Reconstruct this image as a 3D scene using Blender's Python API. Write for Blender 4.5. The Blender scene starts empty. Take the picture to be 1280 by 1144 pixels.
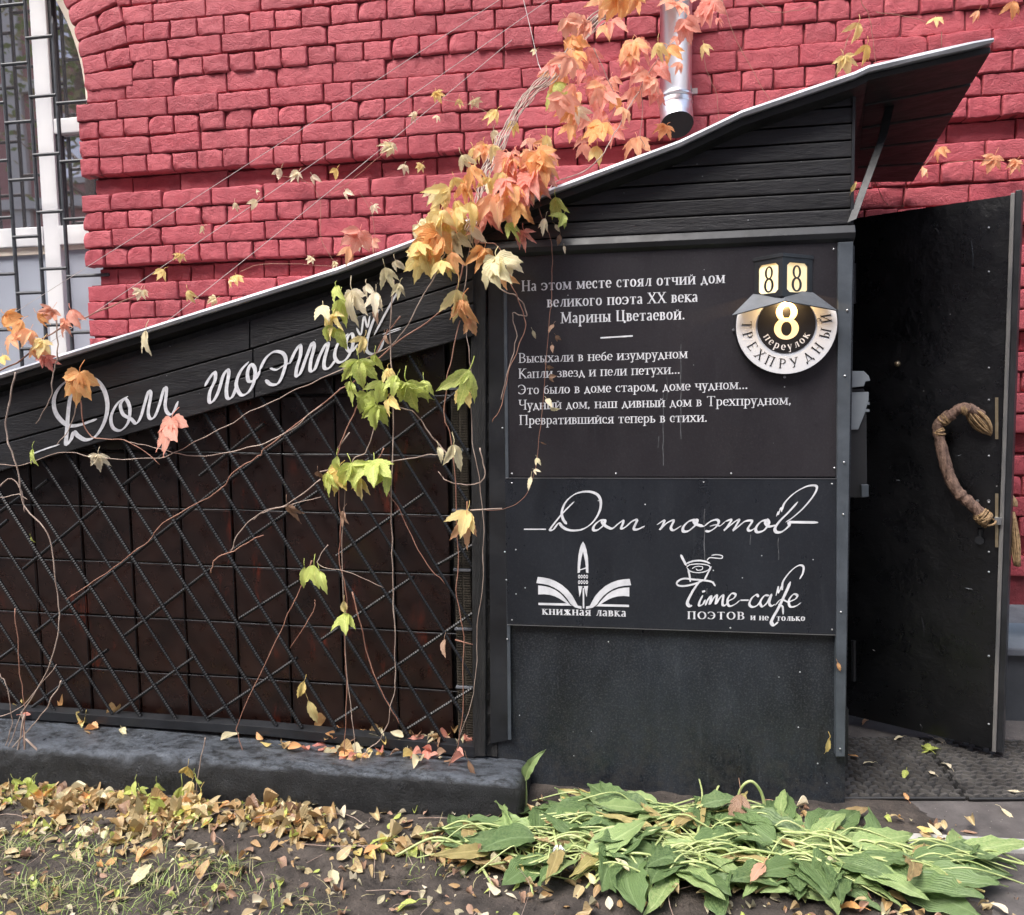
import bpy, bmesh, math, random
from mathutils import Vector, Matrix, noise as mnoise
random.seed(7)
R = math.radians
SC = bpy.context.scene
COL = SC.collection

# ------------------------------------------------------------------ camera
CAM_H, CAM_Y = 1.3, -3.265
YAW, PITCH, ROLL, FPX = R(9.0), R(-4.6), R(-0.95), 985.0
fwd = Vector((-math.sin(YAW)*math.cos(PITCH), math.cos(YAW)*math.cos(PITCH), math.sin(PITCH)))
rgt0 = Vector((math.cos(YAW), math.sin(YAW), 0)); up0 = rgt0.cross(fwd)
RT = rgt0*math.cos(ROLL) + up0*math.sin(ROLL)
UP = -rgt0*math.sin(ROLL) + up0*math.cos(ROLL)
CPOS = Vector((0, CAM_Y, CAM_H))
cam_data = bpy.data.cameras.new('camera'); cam = bpy.data.objects.new('camera', cam_data); COL.objects.link(cam)
cam.matrix_world = Matrix(((RT.x, UP.x, -fwd.x, CPOS.x), (RT.y, UP.y, -fwd.y, CPOS.y), (RT.z, UP.z, -fwd.z, CPOS.z), (0, 0, 0, 1)))
cam_data.sensor_width = 36; cam_data.sensor_fit = 'HORIZONTAL'; cam_data.lens = FPX/1280*36
cam_data.clip_end = 2000; cam_data.clip_start = 0.02
SC.camera = cam
# ------------------------------------------------------------------ light
SUN_EL, SUN_AZ = R(58), R(215)      # azimuth from north (+Y), clockwise
w = bpy.data.worlds.new('World'); SC.world = w; w.use_nodes = True
nt = w.node_tree; nt.nodes.clear()
sky = nt.nodes.new('ShaderNodeTexSky'); sky.sky_type = 'NISHITA'; sky.sun_disc = False
sky.sun_elevation = SUN_EL; sky.sun_rotation = SUN_AZ; sky.air_density = 1.0; sky.dust_density = 4.0; sky.ozone_density = 1.0
bg = nt.nodes.new('ShaderNodeBackground'); bg.inputs[1].default_value = 0.15
wo = nt.nodes.new('ShaderNodeOutputWorld')
hsv = nt.nodes.new('ShaderNodeHueSaturation'); hsv.inputs['Saturation'].default_value = 0.72
nt.links.new(sky.outputs[0], hsv.inputs['Color']); nt.links.new(hsv.outputs[0], bg.inputs[0]); nt.links.new(bg.outputs[0], wo.inputs[0])
sd = bpy.data.lights.new('sun', 'SUN'); sd.energy = 1.3; sd.angle = R(32); sd.color = (1, .975, .94)
so = bpy.data.objects.new('sun', sd); COL.objects.link(so)
sdir = Vector((math.sin(SUN_AZ)*math.cos(SUN_EL), math.cos(SUN_AZ)*math.cos(SUN_EL), math.sin(SUN_EL)))
so.rotation_euler = sdir.to_track_quat('Z', 'Y').to_euler(); so.location = (0, -5, 8)
SC.view_settings.view_transform = 'Standard'; SC.view_settings.look = 'None'
SC.view_settings.gamma = 1; SC.view_settings.use_curve_mapping = False
SC.view_settings.exposure = 1.55

# ------------------------------------------------------------------ pixel -> place
def ray(u, v): return fwd + RT*((u-640)/FPX) - UP*((v-572)/FPX)
def P(u, v, Y):
    d = ray(u, v); return CPOS + d*((Y-CAM_Y)/d.y)
def G(u, v, z=0.0):
    d = ray(u, v); return CPOS + d*((z-CAM_H)/d.z)
def PL(u, v, p0, n):
    d = ray(u, v); return CPOS + d*((p0-CPOS).dot(n)/d.dot(n))
def proj(p):
    q = p-CPOS; z = q.dot(fwd); return 640+FPX*q.dot(RT)/z, 572-FPX*q.dot(UP)/z
def ipx(pts, x):                      # interpolate a polyline y(x)
    if x <= pts[0][0]: a, b = pts[0], pts[1]
    elif x >= pts[-1][0]: a, b = pts[-2], pts[-1]
    else:
        for a, b in zip(pts, pts[1:]):
            if a[0] <= x <= b[0]: break
    return a[1] + (b[1]-a[1])*(x-a[0])/(b[0]-a[0])

YW, YP = 0.0, -0.771                  # brick wall face, front panel face

# ------------------------------------------------------------------ materials
def newmat(name):
    m = bpy.data.materials.new(name); m.use_nodes = True
    return m, m.node_tree, m.node_tree.nodes['Principled BSDF']
def ramp(nt, fac, stops):
    r = nt.nodes.new('ShaderNodeValToRGB'); e = r.color_ramp.elements
    while len(e) > 1: e.remove(e[-1])
    e[0].position = stops[0][0]; e[0].color = (*stops[0][1], 1) if not isinstance(stops[0][1], (int, float)) else (stops[0][1],)*3+(1,)
    for p, c in stops[1:]:
        x = e.new(p); x.color = (*c, 1) if not isinstance(c, (int, float)) else (c, c, c, 1)
    nt.links.new(fac, r.inputs[0]); return r.outputs[0]
def coords(nt, rnd=True, scale=None):
    tc = nt.nodes.new('ShaderNodeTexCoord'); o = tc.outputs['Object']
    if rnd:
        oi = nt.nodes.new('ShaderNodeObjectInfo'); mul = nt.nodes.new('ShaderNodeVectorMath'); mul.operation = 'SCALE'
        comb = nt.nodes.new('ShaderNodeCombineXYZ')
        for i in range(3): nt.links.new(oi.outputs['Random'], comb.inputs[i])
        nt.links.new(comb.outputs[0], mul.inputs[0]); mul.inputs['Scale'].default_value = 37.0
        add = nt.nodes.new('ShaderNodeVectorMath'); add.operation = 'ADD'
        nt.links.new(o, add.inputs[0]); nt.links.new(mul.outputs[0], add.inputs[1]); o = add.outputs[0]
    if scale:
        mp = nt.nodes.new('ShaderNodeMapping'); mp.inputs['Scale'].default_value = scale
        nt.links.new(o, mp.inputs[0]); o = mp.outputs[0]
    return o
def noise(nt, vec, scale, detail=4, rough=.55, dist=0):
    n = nt.nodes.new('ShaderNodeTexNoise'); n.inputs['Scale'].default_value = scale; n.inputs['Detail'].default_value = detail
    n.inputs['Roughness'].default_value = rough; n.inputs['Distortion'].default_value = dist
    nt.links.new(vec, n.inputs['Vector']); return n.outputs['Fac']
def mixc(nt, fac, a, b, mode='MIX'):
    m = nt.nodes.new('ShaderNodeMix'); m.data_type = 'RGBA'; m.blend_type = mode
    for sock, v in ((m.inputs[0], fac), (m.inputs[6], a), (m.inputs[7], b)):
        if hasattr(v, 'is_linked') or hasattr(v, 'links'): nt.links.new(v, sock)
        elif isinstance(v, (int, float)): sock.default_value = v
        else: sock.default_value = (*v, 1)
    return m.outputs[2]
def bump(nt, b, h, strength=.3, dist=.01, prev=None):
    n = nt.nodes.new('ShaderNodeBump'); n.inputs['Strength'].default_value = strength; n.inputs['Distance'].default_value = dist
    nt.links.new(h, n.inputs['Height'])
    if prev: nt.links.new(prev, n.inputs['Normal'])
    nt.links.new(n.outputs[0], b.inputs['Normal']); return n.outputs[0]
def mat(name, c1, c2=None, scale=8, rough=.5, rough2=None, metal=0, bs=40, bst=.2, bd=.002, stretch=None, rnd=False, spec=.5, speck=None, coat=0, sd=5):
    m, nt, b = newmat(name); c2 = c2 or c1
    vec = coords(nt, rnd, stretch)
    n1 = noise(nt, vec, scale, sd, .6)
    c = ramp(nt, n1, [(.3, c1), (.7, c2)])
    if speck:                                       # (colour, density threshold, scale)
        v = nt.nodes.new('ShaderNodeTexVoronoi'); v.inputs['Scale'].default_value = speck[2]; nt.links.new(coords(nt, False), v.inputs['Vector'])
        near = ramp(nt, v.outputs['Distance'], [(0, 1), (speck[3], 1), (speck[3]+.03, 0)])
        sep = nt.nodes.new('ShaderNodeSeparateColor'); nt.links.new(v.outputs['Color'], sep.inputs[0])
        pick = ramp(nt, sep.outputs[0], [(0, 0), (speck[1], 0), (speck[1]+.02, 1)])
        mm = nt.nodes.new('ShaderNodeMath'); mm.operation = 'MULTIPLY'; nt.links.new(near, mm.inputs[0]); nt.links.new(pick, mm.inputs[1])
        c = mixc(nt, mm.outputs[0], c, speck[0])
    nt.links.new(c, b.inputs['Base Color'])
    n2 = noise(nt, vec, scale*2.3, 5, .65)
    nt.links.new(ramp(nt, n2, [(.3, rough), (.7, rough if rough2 is None else rough2)]), b.inputs['Roughness'])
    b.inputs['Metallic'].default_value = metal; b.inputs['Specular IOR Level'].default_value = spec
    b.inputs['Coat Weight'].default_value = coat
    if bst: bump(nt, b, noise(nt, vec, bs, 6, .65), bst, bd)
    return m

M = {}
def brickmat(name, a, b_, dirt):
    m, nt, b = newmat(name)
    v = coords(nt, True); oi = nt.nodes.new('ShaderNodeObjectInfo')
    base = ramp(nt, noise(nt, v, 9, 5, .6), [(.3, a), (.72, b_)])
    base = mixc(nt, ramp(nt, oi.outputs['Random'], [(0, .0), (1, .3)]), base, (.56, .15, .165), 'MIX')
    rv = nt.nodes.new('ShaderNodeMath'); rv.operation = 'FRACT'; rm = nt.nodes.new('ShaderNodeMath'); rm.operation = 'MULTIPLY'; nt.links.new(oi.outputs['Random'], rm.inputs[0]); rm.inputs[1].default_value = 17.3; nt.links.new(rm.outputs[0], rv.inputs[0])
    base = mixc(nt, ramp(nt, rv.outputs[0], [(.5, 0), (1, .42)]), base, (.22, .032, .042))
    geo = nt.nodes.new('ShaderNodeNewGeometry')
    big = noise(nt, geo.outputs['Position'], 1.7, 6, .7)
    base = mixc(nt, ramp(nt, big, [(.42, 0), (.72, .5)]), base, (.23, .036, .05))
    mpr = nt.nodes.new('ShaderNodeMapping'); mpr.inputs['Scale'].default_value = (9, 9, .7); nt.links.new(geo.outputs['Position'], mpr.inputs[0])
    base = mixc(nt, ramp(nt, noise(nt, mpr.outputs[0], 1, 6, .75), [(.56, 0), (.72, .4)]), base, (.19, .035, .045))
    base = mixc(nt, ramp(nt, noise(nt, geo.outputs['Position'], 5.3, 8, .8), [(.60, 0), (.72, .45)]), base, (.60, .22, .24))
    gr = noise(nt, geo.outputs['Position'], 2.6, 8, .8, .4)
    base = mixc(nt, ramp(nt, gr, [(.64, 0), (.74, dirt)]), base, (.17, .075, .06))
    fl = noise(nt, v, 55, 4, .6)
    base = mixc(nt, ramp(nt, fl, [(.66, 0), (.72, .35)]), base, (.22, .03, .04))
    nt.links.new(base, b.inputs['Base Color'])
    b.inputs['Roughness'].default_value = .62; b.inputs['Specular IOR Level'].default_value = .35
    wv = noise(nt, coords(nt, True, (20, 20, 32)), 1.0, 6, .75, 1.2)
    n1 = bump(nt, b, wv, .9, .007)
    vo = nt.nodes.new('ShaderNodeTexVoronoi'); vo.feature = 'DISTANCE_TO_EDGE'; vo.inputs['Scale'].default_value = 1
    dv = nt.nodes.new('ShaderNodeVectorMath'); dv.operation = 'ADD'; nn = nt.nodes.new('ShaderNodeTexNoise'); nn.inputs['Scale'].default_value = 12; nn.inputs['Detail'].default_value = 4
    nt.links.new(v, nn.inputs['Vector']); sc_ = nt.nodes.new('ShaderNodeVectorMath'); sc_.operation = 'SCALE'; sc_.inputs['Scale'].default_value = 1.6
    mp = nt.nodes.new('ShaderNodeMapping'); mp.inputs['Scale'].default_value = (10, 10, 26); nt.links.new(v, mp.inputs[0])
    nt.links.new(nn.outputs['Color'], sc_.inputs[0]); nt.links.new(sc_.outputs[0], dv.inputs[0]); nt.links.new(mp.outputs[0], dv.inputs[1]); nt.links.new(dv.outputs[0], vo.inputs['Vector'])
    cr = ramp(nt, vo.outputs['Distance'], [(0, 0), (.06, 1)])
    n2 = bump(nt, b, cr, .22, .004, n1)
    bump(nt, b, noise(nt, v, 130, 3, .6), .35, .0016, n2)
    return m
M['brick'] = brickmat('red painted brick', (.335, .048, .066), (.45, .082, .10), .8)
M['mortar'] = mat('red mortar joint', (.10, .015, .02), (.22, .03, .04), 14, .8, bs=60, bst=.8, bd=.004)
M['plinth'] = mat('grey plinth paint', (.035, .04, .047), (.06, .065, .075), 5, .45, .7, bs=60, bst=.4)
M['cap'] = mat('grey plinth ledge', (.16, .17, .19), (.09, .1, .12), 6, .5, bs=40, bst=.3)
M['wframe'] = mat('white window paint', (.78, .78, .8), (.86, .86, .86), 4, .35, bs=20, bst=.05)
M['cream'] = mat('cream reveal plaster', (.80, .68, .55), (.84, .76, .66), 4, .6, bs=80, bst=.15)
M['sheet'] = mat('pane backing curtain', (.36, .38, .43), (.46, .48, .54), 3, .6, bst=0)
def glassmat(name, base, rough, spec):
    m, nt, b = newmat(name); b.inputs['Base Color'].default_value = (*base, 1); b.inputs['Roughness'].default_value = rough
    b.inputs['Specular IOR Level'].default_value = spec; b.inputs['Metallic'].default_value = .94 if rough < .1 else 0
    bump(nt, b, noise(nt, coords(nt, False), 3, 2), .03, .01); return m
M['glass'] = glassmat('dark window glass', (.60, .56, .57), .02, 1.0)
M['glass_pale'] = glassmat('pale film window glass', (.42, .45, .52), .25, .5)
M['iron'] = mat('grille iron', (.022, .025, .029), (.05, .053, .06), 30, .45, bs=100, bst=.3)
M['zinc'] = mat('galvanised pipe', (.62, .63, .66), (.72, .73, .76), 6, .28, .42, metal=1, bs=30, bst=.05)
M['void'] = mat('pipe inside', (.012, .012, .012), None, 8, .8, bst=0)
M['roofmetal'] = mat('roof sheet metal', (.46, .47, .50), (.32, .33, .35), 9, .35, .6, metal=.55, bs=40, bst=.25, bd=.003)
M['soffit'] = mat('roof underside board', (.006, .0068, .007), (.020, .021, .021), 5, .35, .6, bs=30, bst=.5, stretch=(1.2, 6, 6))
M['blackwood'] = mat('black painted board', (.0045, .0045, .0052), (.013, .013, .0155), 6, .34, .6, bs=22, bst=.4, bd=.005, stretch=(1.3, 7, 7), rnd=False, speck=((.25, .26, .27), .93, 60, .09))
M['blackmetal'] = mat('black painted steel', (.007, .0075, .009), (.019, .021, .025), 7, .33, .55, bs=60, bst=.3, bd=.0015)
M['angle'] = mat('grey steel angle', (.045, .054, .064), (.085, .10, .118), 10, .35, .6, metal=.2, bs=60, bst=.3, bd=.0015)
def panelmat(name, c1, c2, r1, r2, drip, sp):
    m, nt, b = newmat(name)
    v = coords(nt, False); vs = coords(nt, False, (16, 16, 1.3)); vb = coords(nt, False, (3, 3, 1.4))
    c = ramp(nt, noise(nt, vb, 1.6, 7, .7), [(.34, c1), (.68, c2)])
    c = mixc(nt, ramp(nt, noise(nt, vs, 1.5, 6, .7), [(.6, 0), (.74, drip)]), c, (.10, .11, .12))
    c = mixc(nt, ramp(nt, noise(nt, v, 170, 4, .8), [(.50, 0), (.66, .55 if drip > .2 else .22)]), c, (.085, .094, .104) if drip > .2 else (.06, .06, .066))
    c = mixc(nt, ramp(nt, noise(nt, v, 60, 6, .8), [(.58, 0), (.66, .5)]), c, (.004, .004, .005))
    sz = nt.nodes.new('ShaderNodeSeparateXYZ'); nt.links.new(v, sz.inputs[0])      # mud splash near the ground
    lowm = nt.nodes.new('ShaderNodeMath'); lowm.operation = 'MULTIPLY'
    nt.links.new(ramp(nt, sz.outputs[2], [(0, 1), (.32, 0)]), lowm.inputs[0]); nt.links.new(ramp(nt, noise(nt, v, 38, 7, .8), [(.45, 0), (.6, .7)]), lowm.inputs[1])
    c = mixc(nt, lowm.outputs[0], c, (.04, .039, .038))
    vo = nt.nodes.new('ShaderNodeTexVoronoi'); vo.inputs['Scale'].default_value = 34; nt.links.new(v, vo.inputs['Vector'])
    sep = nt.nodes.new('ShaderNodeSeparateColor'); nt.links.new(vo.outputs['Color'], sep.inputs[0])
    a = ramp(nt, vo.outputs['Distance'], [(0, 1), (.06, 1), (.09, 0)]); k = ramp(nt, sep.outputs[0], [(0, 0), (sp, 0), (sp+.01, 1)])
    mm = nt.nodes.new('ShaderNodeMath'); mm.operation = 'MULTIPLY'; nt.links.new(a, mm.inputs[0]); nt.links.new(k, mm.inputs[1])
    c = mixc(nt, mm.outputs[0], c, (.5, .52, .53))
    nt.links.new(c, b.inputs['Base Color'])
    nt.links.new(ramp(nt, noise(nt, vb, 3.1, 8, .75), [(.35, r1), (.65, r2)]), b.inputs['Roughness'])
    n1 = bump(nt, b, noise(nt, coords(nt, False, (1, 1, .6)), 4, 2), .12, .02)
    bump(nt, b, noise(nt, v, 150, 4, .7), .22, .001, n1)
    return m
M['panel'] = panelmat('blue black painted sheet', (.0045, .0058, .0082), (.018, .023, .031), .26, .6, .35, .84)
M['poem'] = panelmat('aubergine black sign board', (.0145, .013, .0155), (.022, .020, .0235), .28, .42, .12, .9)
M['logo'] = panelmat('slate black sign board', (.009, .011, .015), (.016, .0195, .0255), .25, .4, .14, .86)
M['print'] = mat('white sign print', (.50, .51, .54), (.70, .71, .74), 30, .4, bst=0)
M['drip'] = mat('dried drip stain', (.05, .052, .056), (.13, .135, .145), 60, .6, bst=0)
M['brushpaint'] = mat('white brush paint', (.44, .45, .48), (.66, .67, .70), 60, .5, .7, bs=70, bst=.5, bd=.001)
def tilemat():
    m, nt, b = newmat('brown glazed block')
    v = coords(nt, True); vd = coords(nt, True, (4, 4, 1.6))
    c = ramp(nt, noise(nt, v, 7, 5, .7), [(.3, (.008, .0034, .0028)), (.72, (.024, .010, .0075))])
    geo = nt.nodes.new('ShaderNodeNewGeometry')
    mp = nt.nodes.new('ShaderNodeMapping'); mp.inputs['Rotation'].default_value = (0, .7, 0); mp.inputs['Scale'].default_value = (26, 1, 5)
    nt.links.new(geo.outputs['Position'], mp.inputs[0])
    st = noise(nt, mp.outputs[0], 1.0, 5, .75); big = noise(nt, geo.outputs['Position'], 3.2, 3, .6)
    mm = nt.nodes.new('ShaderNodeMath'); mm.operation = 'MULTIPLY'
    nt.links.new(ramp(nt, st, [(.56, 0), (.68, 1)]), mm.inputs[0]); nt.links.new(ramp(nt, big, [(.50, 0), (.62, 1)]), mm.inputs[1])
    c = mixc(nt, mm.outputs[0], c, (.10, .018, .009))  # red streaks in the glaze colour stand in for reflections
    nt.links.new(c, b.inputs['Base Color'])
    nt.links.new(ramp(nt, noise(nt, v, 20, 5, .7), [(.35, .22), (.7, .5)]), b.inputs['Roughness'])
    n1 = bump(nt, b, noise(nt, v, 9, 3), .35, .01); bump(nt, b, noise(nt, v, 90, 4), .3, .001, n1); return m
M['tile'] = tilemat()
M['rebar'] = mat('black rebar', (.004, .0043, .005), (.010, .0105, .012), 30, .3, .5, metal=.1, bs=200, bst=.3, bd=.001)
M['wire'] = mat('grey wire', (.025, .027, .03), (.06, .063, .068), 30, .4, metal=.4, bst=0)
M['oldwood'] = mat('weathered black post', (.005, .005, .0055), (.02, .02, .02), 9, .5, .8, bs=22, bst=1.0, bd=.008, stretch=(5, 5, .8))
M['ribbed'] = mat('ribbed grey strip', (.028, .024, .018), (.06, .05, .035), 9, .5, .8, bs=40, bst=.4)
def kerbmat():
    m, nt, b = newmat('black painted concrete')
    v = coords(nt, False)
    c = ramp(nt, noise(nt, v, 6, 8, .75), [(.35, (.005, .0055, .006)), (.7, (.016, .017, .019))])
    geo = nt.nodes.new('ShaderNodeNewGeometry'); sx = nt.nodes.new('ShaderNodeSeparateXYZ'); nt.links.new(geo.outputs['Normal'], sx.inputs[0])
    wear_glare = noise(nt, coords(nt, False, (1, 1.6, 1.6)), 16, 9, .85)
    mm = nt.nodes.new('ShaderNodeMath'); mm.operation = 'MULTIPLY'; nt.links.new(ramp(nt, sx.outputs[2], [(.55, 0), (.85, 1)]), mm.inputs[0]); nt.links.new(ramp(nt, wear_glare, [(.40, 0), (.56, 1)]), mm.inputs[1])
    c = mixc(nt, mm.outputs[0], c, (.13, .147, .172))      # worn paint and sky glare on upward faces, both put into the colour
    nt.links.new(c, b.inputs['Base Color']); nt.links.new(ramp(nt, noise(nt, v, 20, 6, .7), [(.3, .22), (.7, .5)]), b.inputs['Roughness'])
    n1 = bump(nt, b, noise(nt, v, 42, 9, .85), .8, .014); bump(nt, b, noise(nt, v, 140, 5, .8), .9, .008, n1); return m
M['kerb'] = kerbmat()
M['leather'] = mat('black door covering', (.0022, .0025, .003), (.006, .0064, .0076), 4, .2, .42, bs=7, bst=.4, bd=.02, speck=((.2, .2, .2), .95, 30, .06))
M['dooredge'] = mat('worn door edge', (.10, .105, .11), (.22, .21, .2), 9, .4, .65, metal=.3, bs=50, bst=.4, stretch=(3, 3, .7))
M['brass'] = mat('dull brass', (.30, .24, .15), (.45, .38, .26), 30, .35, metal=.8, bst=.1)
M['steel'] = mat('dull steel', (.4, .41, .42), None, 30, .35, metal=.9, bst=.1)
M['bark'] = mat('peeled branch', (.07, .038, .028), (.30, .19, .14), 30, .45, .7, bs=60, bst=1.0, bd=.008, stretch=(3, 3, 1))
M['raffia'] = mat('raffia rope', (.11, .065, .03), (.42, .28, .145), 90, .7, bs=120, bst=.6, bd=.002)
M['boxgrey'] = mat('grey letterbox lid', (.17, .19, .21), (.22, .245, .265), 8, .4, bs=40, bst=.1)
M['boxblack'] = mat('black letterbox body', (.012, .013, .014), (.02, .021, .023), 8, .45, bst=.1)
M['ring'] = mat('white enamel ring', (.55, .57, .61), (.62, .64, .67), 6, .35, bst=.05)
M['enblack'] = mat('black enamel', (.010, .010, .011), None, 6, .35, bst=0)
M['hood'] = mat('grey hood sheet', (.075, .082, .092), (.15, .162, .18), 9, .4, .6, metal=.25, bs=40, bst=.2)
def emit(name, col, st, tint=None):
    m, nt, b = newmat(name); b.inputs['Base Color'].default_value = (*col, 1)
    b.inputs['Roughness'].default_value = .3
    b.inputs['Emission Color'].default_value = (*col, 1); b.inputs['Emission Strength'].default_value = st
    if tint:
        c = ramp(nt, noise(nt, coords(nt, False), 14, 3), [(.35, col), (.65, tint)]); nt.links.new(c, b.inputs['Emission Color'])
    return m
M['lampglass'] = emit('lit number glass', (.9, .78, .46), .25, (.9, .55, .2))
M['lit8'] = emit('lit number', (.80, .66, .42), .12, (.9, .6, .3))
M['soil'] = mat('dark soil', (.016, .0125, .0105), (.075, .06, .05), 12, .8, .95, bs=35, bst=1.0, bd=.015, speck=((.2, .17, .14), .9, 90, .12), sd=8)
M['asphalt'] = mat('dark asphalt', (.05, .045, .044), (.115, .104, .10), 9, .75, .9, bs=120, bst=.8, bd=.003, speck=((.24, .22, .2), .9, 110, .16), sd=8)
M['stone'] = mat('pale kerb stone', (.26, .26, .25), (.42, .41, .39), 14, .8, bs=90, bst=.5, bd=.002)
M['rubber'] = mat('black rubber mat', (.009, .009, .009), (.022, .021, .02), 9, .4, .6, bs=80, bst=.4, bd=.002)
M['tread'] = mat('highlight toned rubber tread', (.035, .033, .032), (.10, .095, .09), 9, .35, .5, bs=80, bst=.3, bd=.002)  # paler than the mat base: highlights on the bumps put into the colour
M['stem'] = mat('pale vine stem', (.20, .13, .10), (.45, .36, .30), 14, .6, bs=90, bst=.4, bd=.001)
M['stemred'] = mat('reddish vine stem', (.22, .09, .06), (.36, .2, .14), 14, .6, bst=.1)
M['string'] = mat('pale string', (.55, .5, .48), None, 14, .7, bst=0)
M['facade'] = mat('facing facade', (.32, .14, .13), (.38, .18, .165), 1, .8, bst=.1)
M['facadetrim'] = mat('facing trim', (.5, .48, .45), None, 1, .8, bst=0)
M['litter_white'] = mat('crumpled paper', (.75, .76, .8), None, 8, .6, bst=0)

def leafmat(name, a, b_, c_=None, tr=.35, vein=.12, edge=None, rough=.45, veins=False):
    m, nt, b = newmat(name)
    v = coords(nt, True); oi = nt.nodes.new('ShaderNodeObjectInfo')
    tcg = nt.nodes.new('ShaderNodeTexCoord')
    c = ramp(nt, noise(nt, v, 20, 4, .6), [(.32, a), (.68, b_)])
    if c_ is not None: c = mixc(nt, ramp(nt, oi.outputs['Random'], [(.1, 0), (.9, .85)]), c, c_)
    c = mixc(nt, ramp(nt, noise(nt, v, 55, 5, .7), [(.62, 0), (.72, .5)]), c, tuple(x*.45 for x in a))
    uv = nt.nodes.new('ShaderNodeUVMap'); sx = nt.nodes.new('ShaderNodeSeparateXYZ'); nt.links.new(uv.outputs[0], sx.inputs[0])
    # uv.x = across (0 at midrib .. 1 at edge), uv.y = along
    rib = ramp(nt, sx.outputs[0], [(0, 1), (.05, 1), (.11, 0)])
    c = mixc(nt, mixf(nt, rib, vein*3), c, tuple(min(1, x*1.35+.06) for x in b_))
    nt.links.new(c, b.inputs['Base Color']); b.inputs['Roughness'].default_value = rough
    wv = nt.nodes.new('ShaderNodeTexWave'); wv.inputs['Scale'].default_value = 1; wv.inputs['Distortion'].default_value = .6
    cb = nt.nodes.new('ShaderNodeCombineXYZ'); ma = nt.nodes.new('ShaderNodeMath'); ma.operation = 'MULTIPLY_ADD'
    if veins: wv.bands_direction = 'X'; nt.links.new(sx.outputs[0], cb.inputs[0]); wv.inputs['Scale'].default_value = 2.2
    else:
        nt.links.new(sx.outputs[0], ma.inputs[0]); ma.inputs[1].default_value = -.45; nt.links.new(sx.outputs[1], ma.inputs[2]); nt.links.new(ma.outputs[0], cb.inputs[0]); wv.inputs['Scale'].default_value = 2.6
    nt.links.new(cb.outputs[0], wv.inputs['Vector'])
    n1 = bump(nt, b, wv.outputs['Fac'], .5 if veins else .35, .003); n2 = bump(nt, b, noise(nt, v, 60, 3), .3, .003, n1)
    out = nt.nodes['Material Output']; t = nt.nodes.new('ShaderNodeBsdfTranslucent'); nt.links.new(c, t.inputs[0])
    mx = nt.nodes.new('ShaderNodeMixShader'); mx.inputs[0].default_value = tr
    nt.links.new(b.outputs[0], mx.inputs[1]); nt.links.new(t.outputs[0], mx.inputs[2]); nt.links.new(mx.outputs[0], out.inputs[0])
    return m
def mixf(nt, sock, k):
    m = nt.nodes.new('ShaderNodeMath'); m.operation = 'MULTIPLY'; nt.links.new(sock, m.inputs[0]); m.inputs[1].default_value = k; m.use_clamp = True; return m.outputs[0]
M['P'] = leafmat('pink red leaf', (.80, .24, .20), (.86, .42, .34), (.88, .50, .34), tr=.5)
M['O'] = leafmat('orange leaf', (.86, .36, .12), (.88, .54, .20), (.90, .52, .32), tr=.45)
M['Y'] = leafmat('yellow leaf', (.82, .58, .16), (.86, .70, .26), (.86, .72, .36), tr=.45)
M['G'] = leafmat('yellow green leaf', (.42, .54, .10), (.72, .74, .24), (.62, .70, .20), tr=.4)
M['C'] = leafmat('cream leaf', (.76, .66, .38), (.84, .78, .50), (.86, .76, .58), tr=.4)
M['B'] = leafmat('dried brown leaf', (.19, .105, .06), (.31, .195, .12), (.36, .22, .15), tr=.15)
M['tan'] = leafmat('tan dry leaf', (.30, .19, .085), (.52, .37, .18), (.36, .22, .10), tr=.15)
M['tan2'] = leafmat('grey tan dry leaf', (.42, .33, .17), (.60, .49, .28), (.34, .24, .12), tr=.15)
M['straw'] = leafmat('straw scrap', (.46, .40, .26), (.62, .55, .38), (.38, .34, .22), tr=.15)
M['hosta'] = leafmat('hosta green leaf', (.075, .135, .05), (.19, .27, .11), (.17, .26, .10), tr=.3, rough=.42, veins=True)
M['hosta2'] = leafmat('hosta light green leaf', (.20, .31, .10), (.38, .46, .20), (.28, .39, .15), tr=.25, rough=.42, veins=True)
M['hosta3'] = leafmat('hosta yellowed leaf', (.40, .36, .12), (.50, .42, .18), (.36, .24, .12), tr=.25, rough=.5, veins=True)
M['stalk'] = mat('hosta stalk', (.22, .30, .09), (.48, .52, .24), 14, .4, bst=.1, rnd=True)
M['grass'] = mat('grass blade', (.13, .20, .04), (.30, .37, .12), 14, .5, bst=0)
M['grassdry'] = mat('dry grass blade', (.33, .28, .14), (.45, .40, .22), 14, .6, bst=0)

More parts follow.
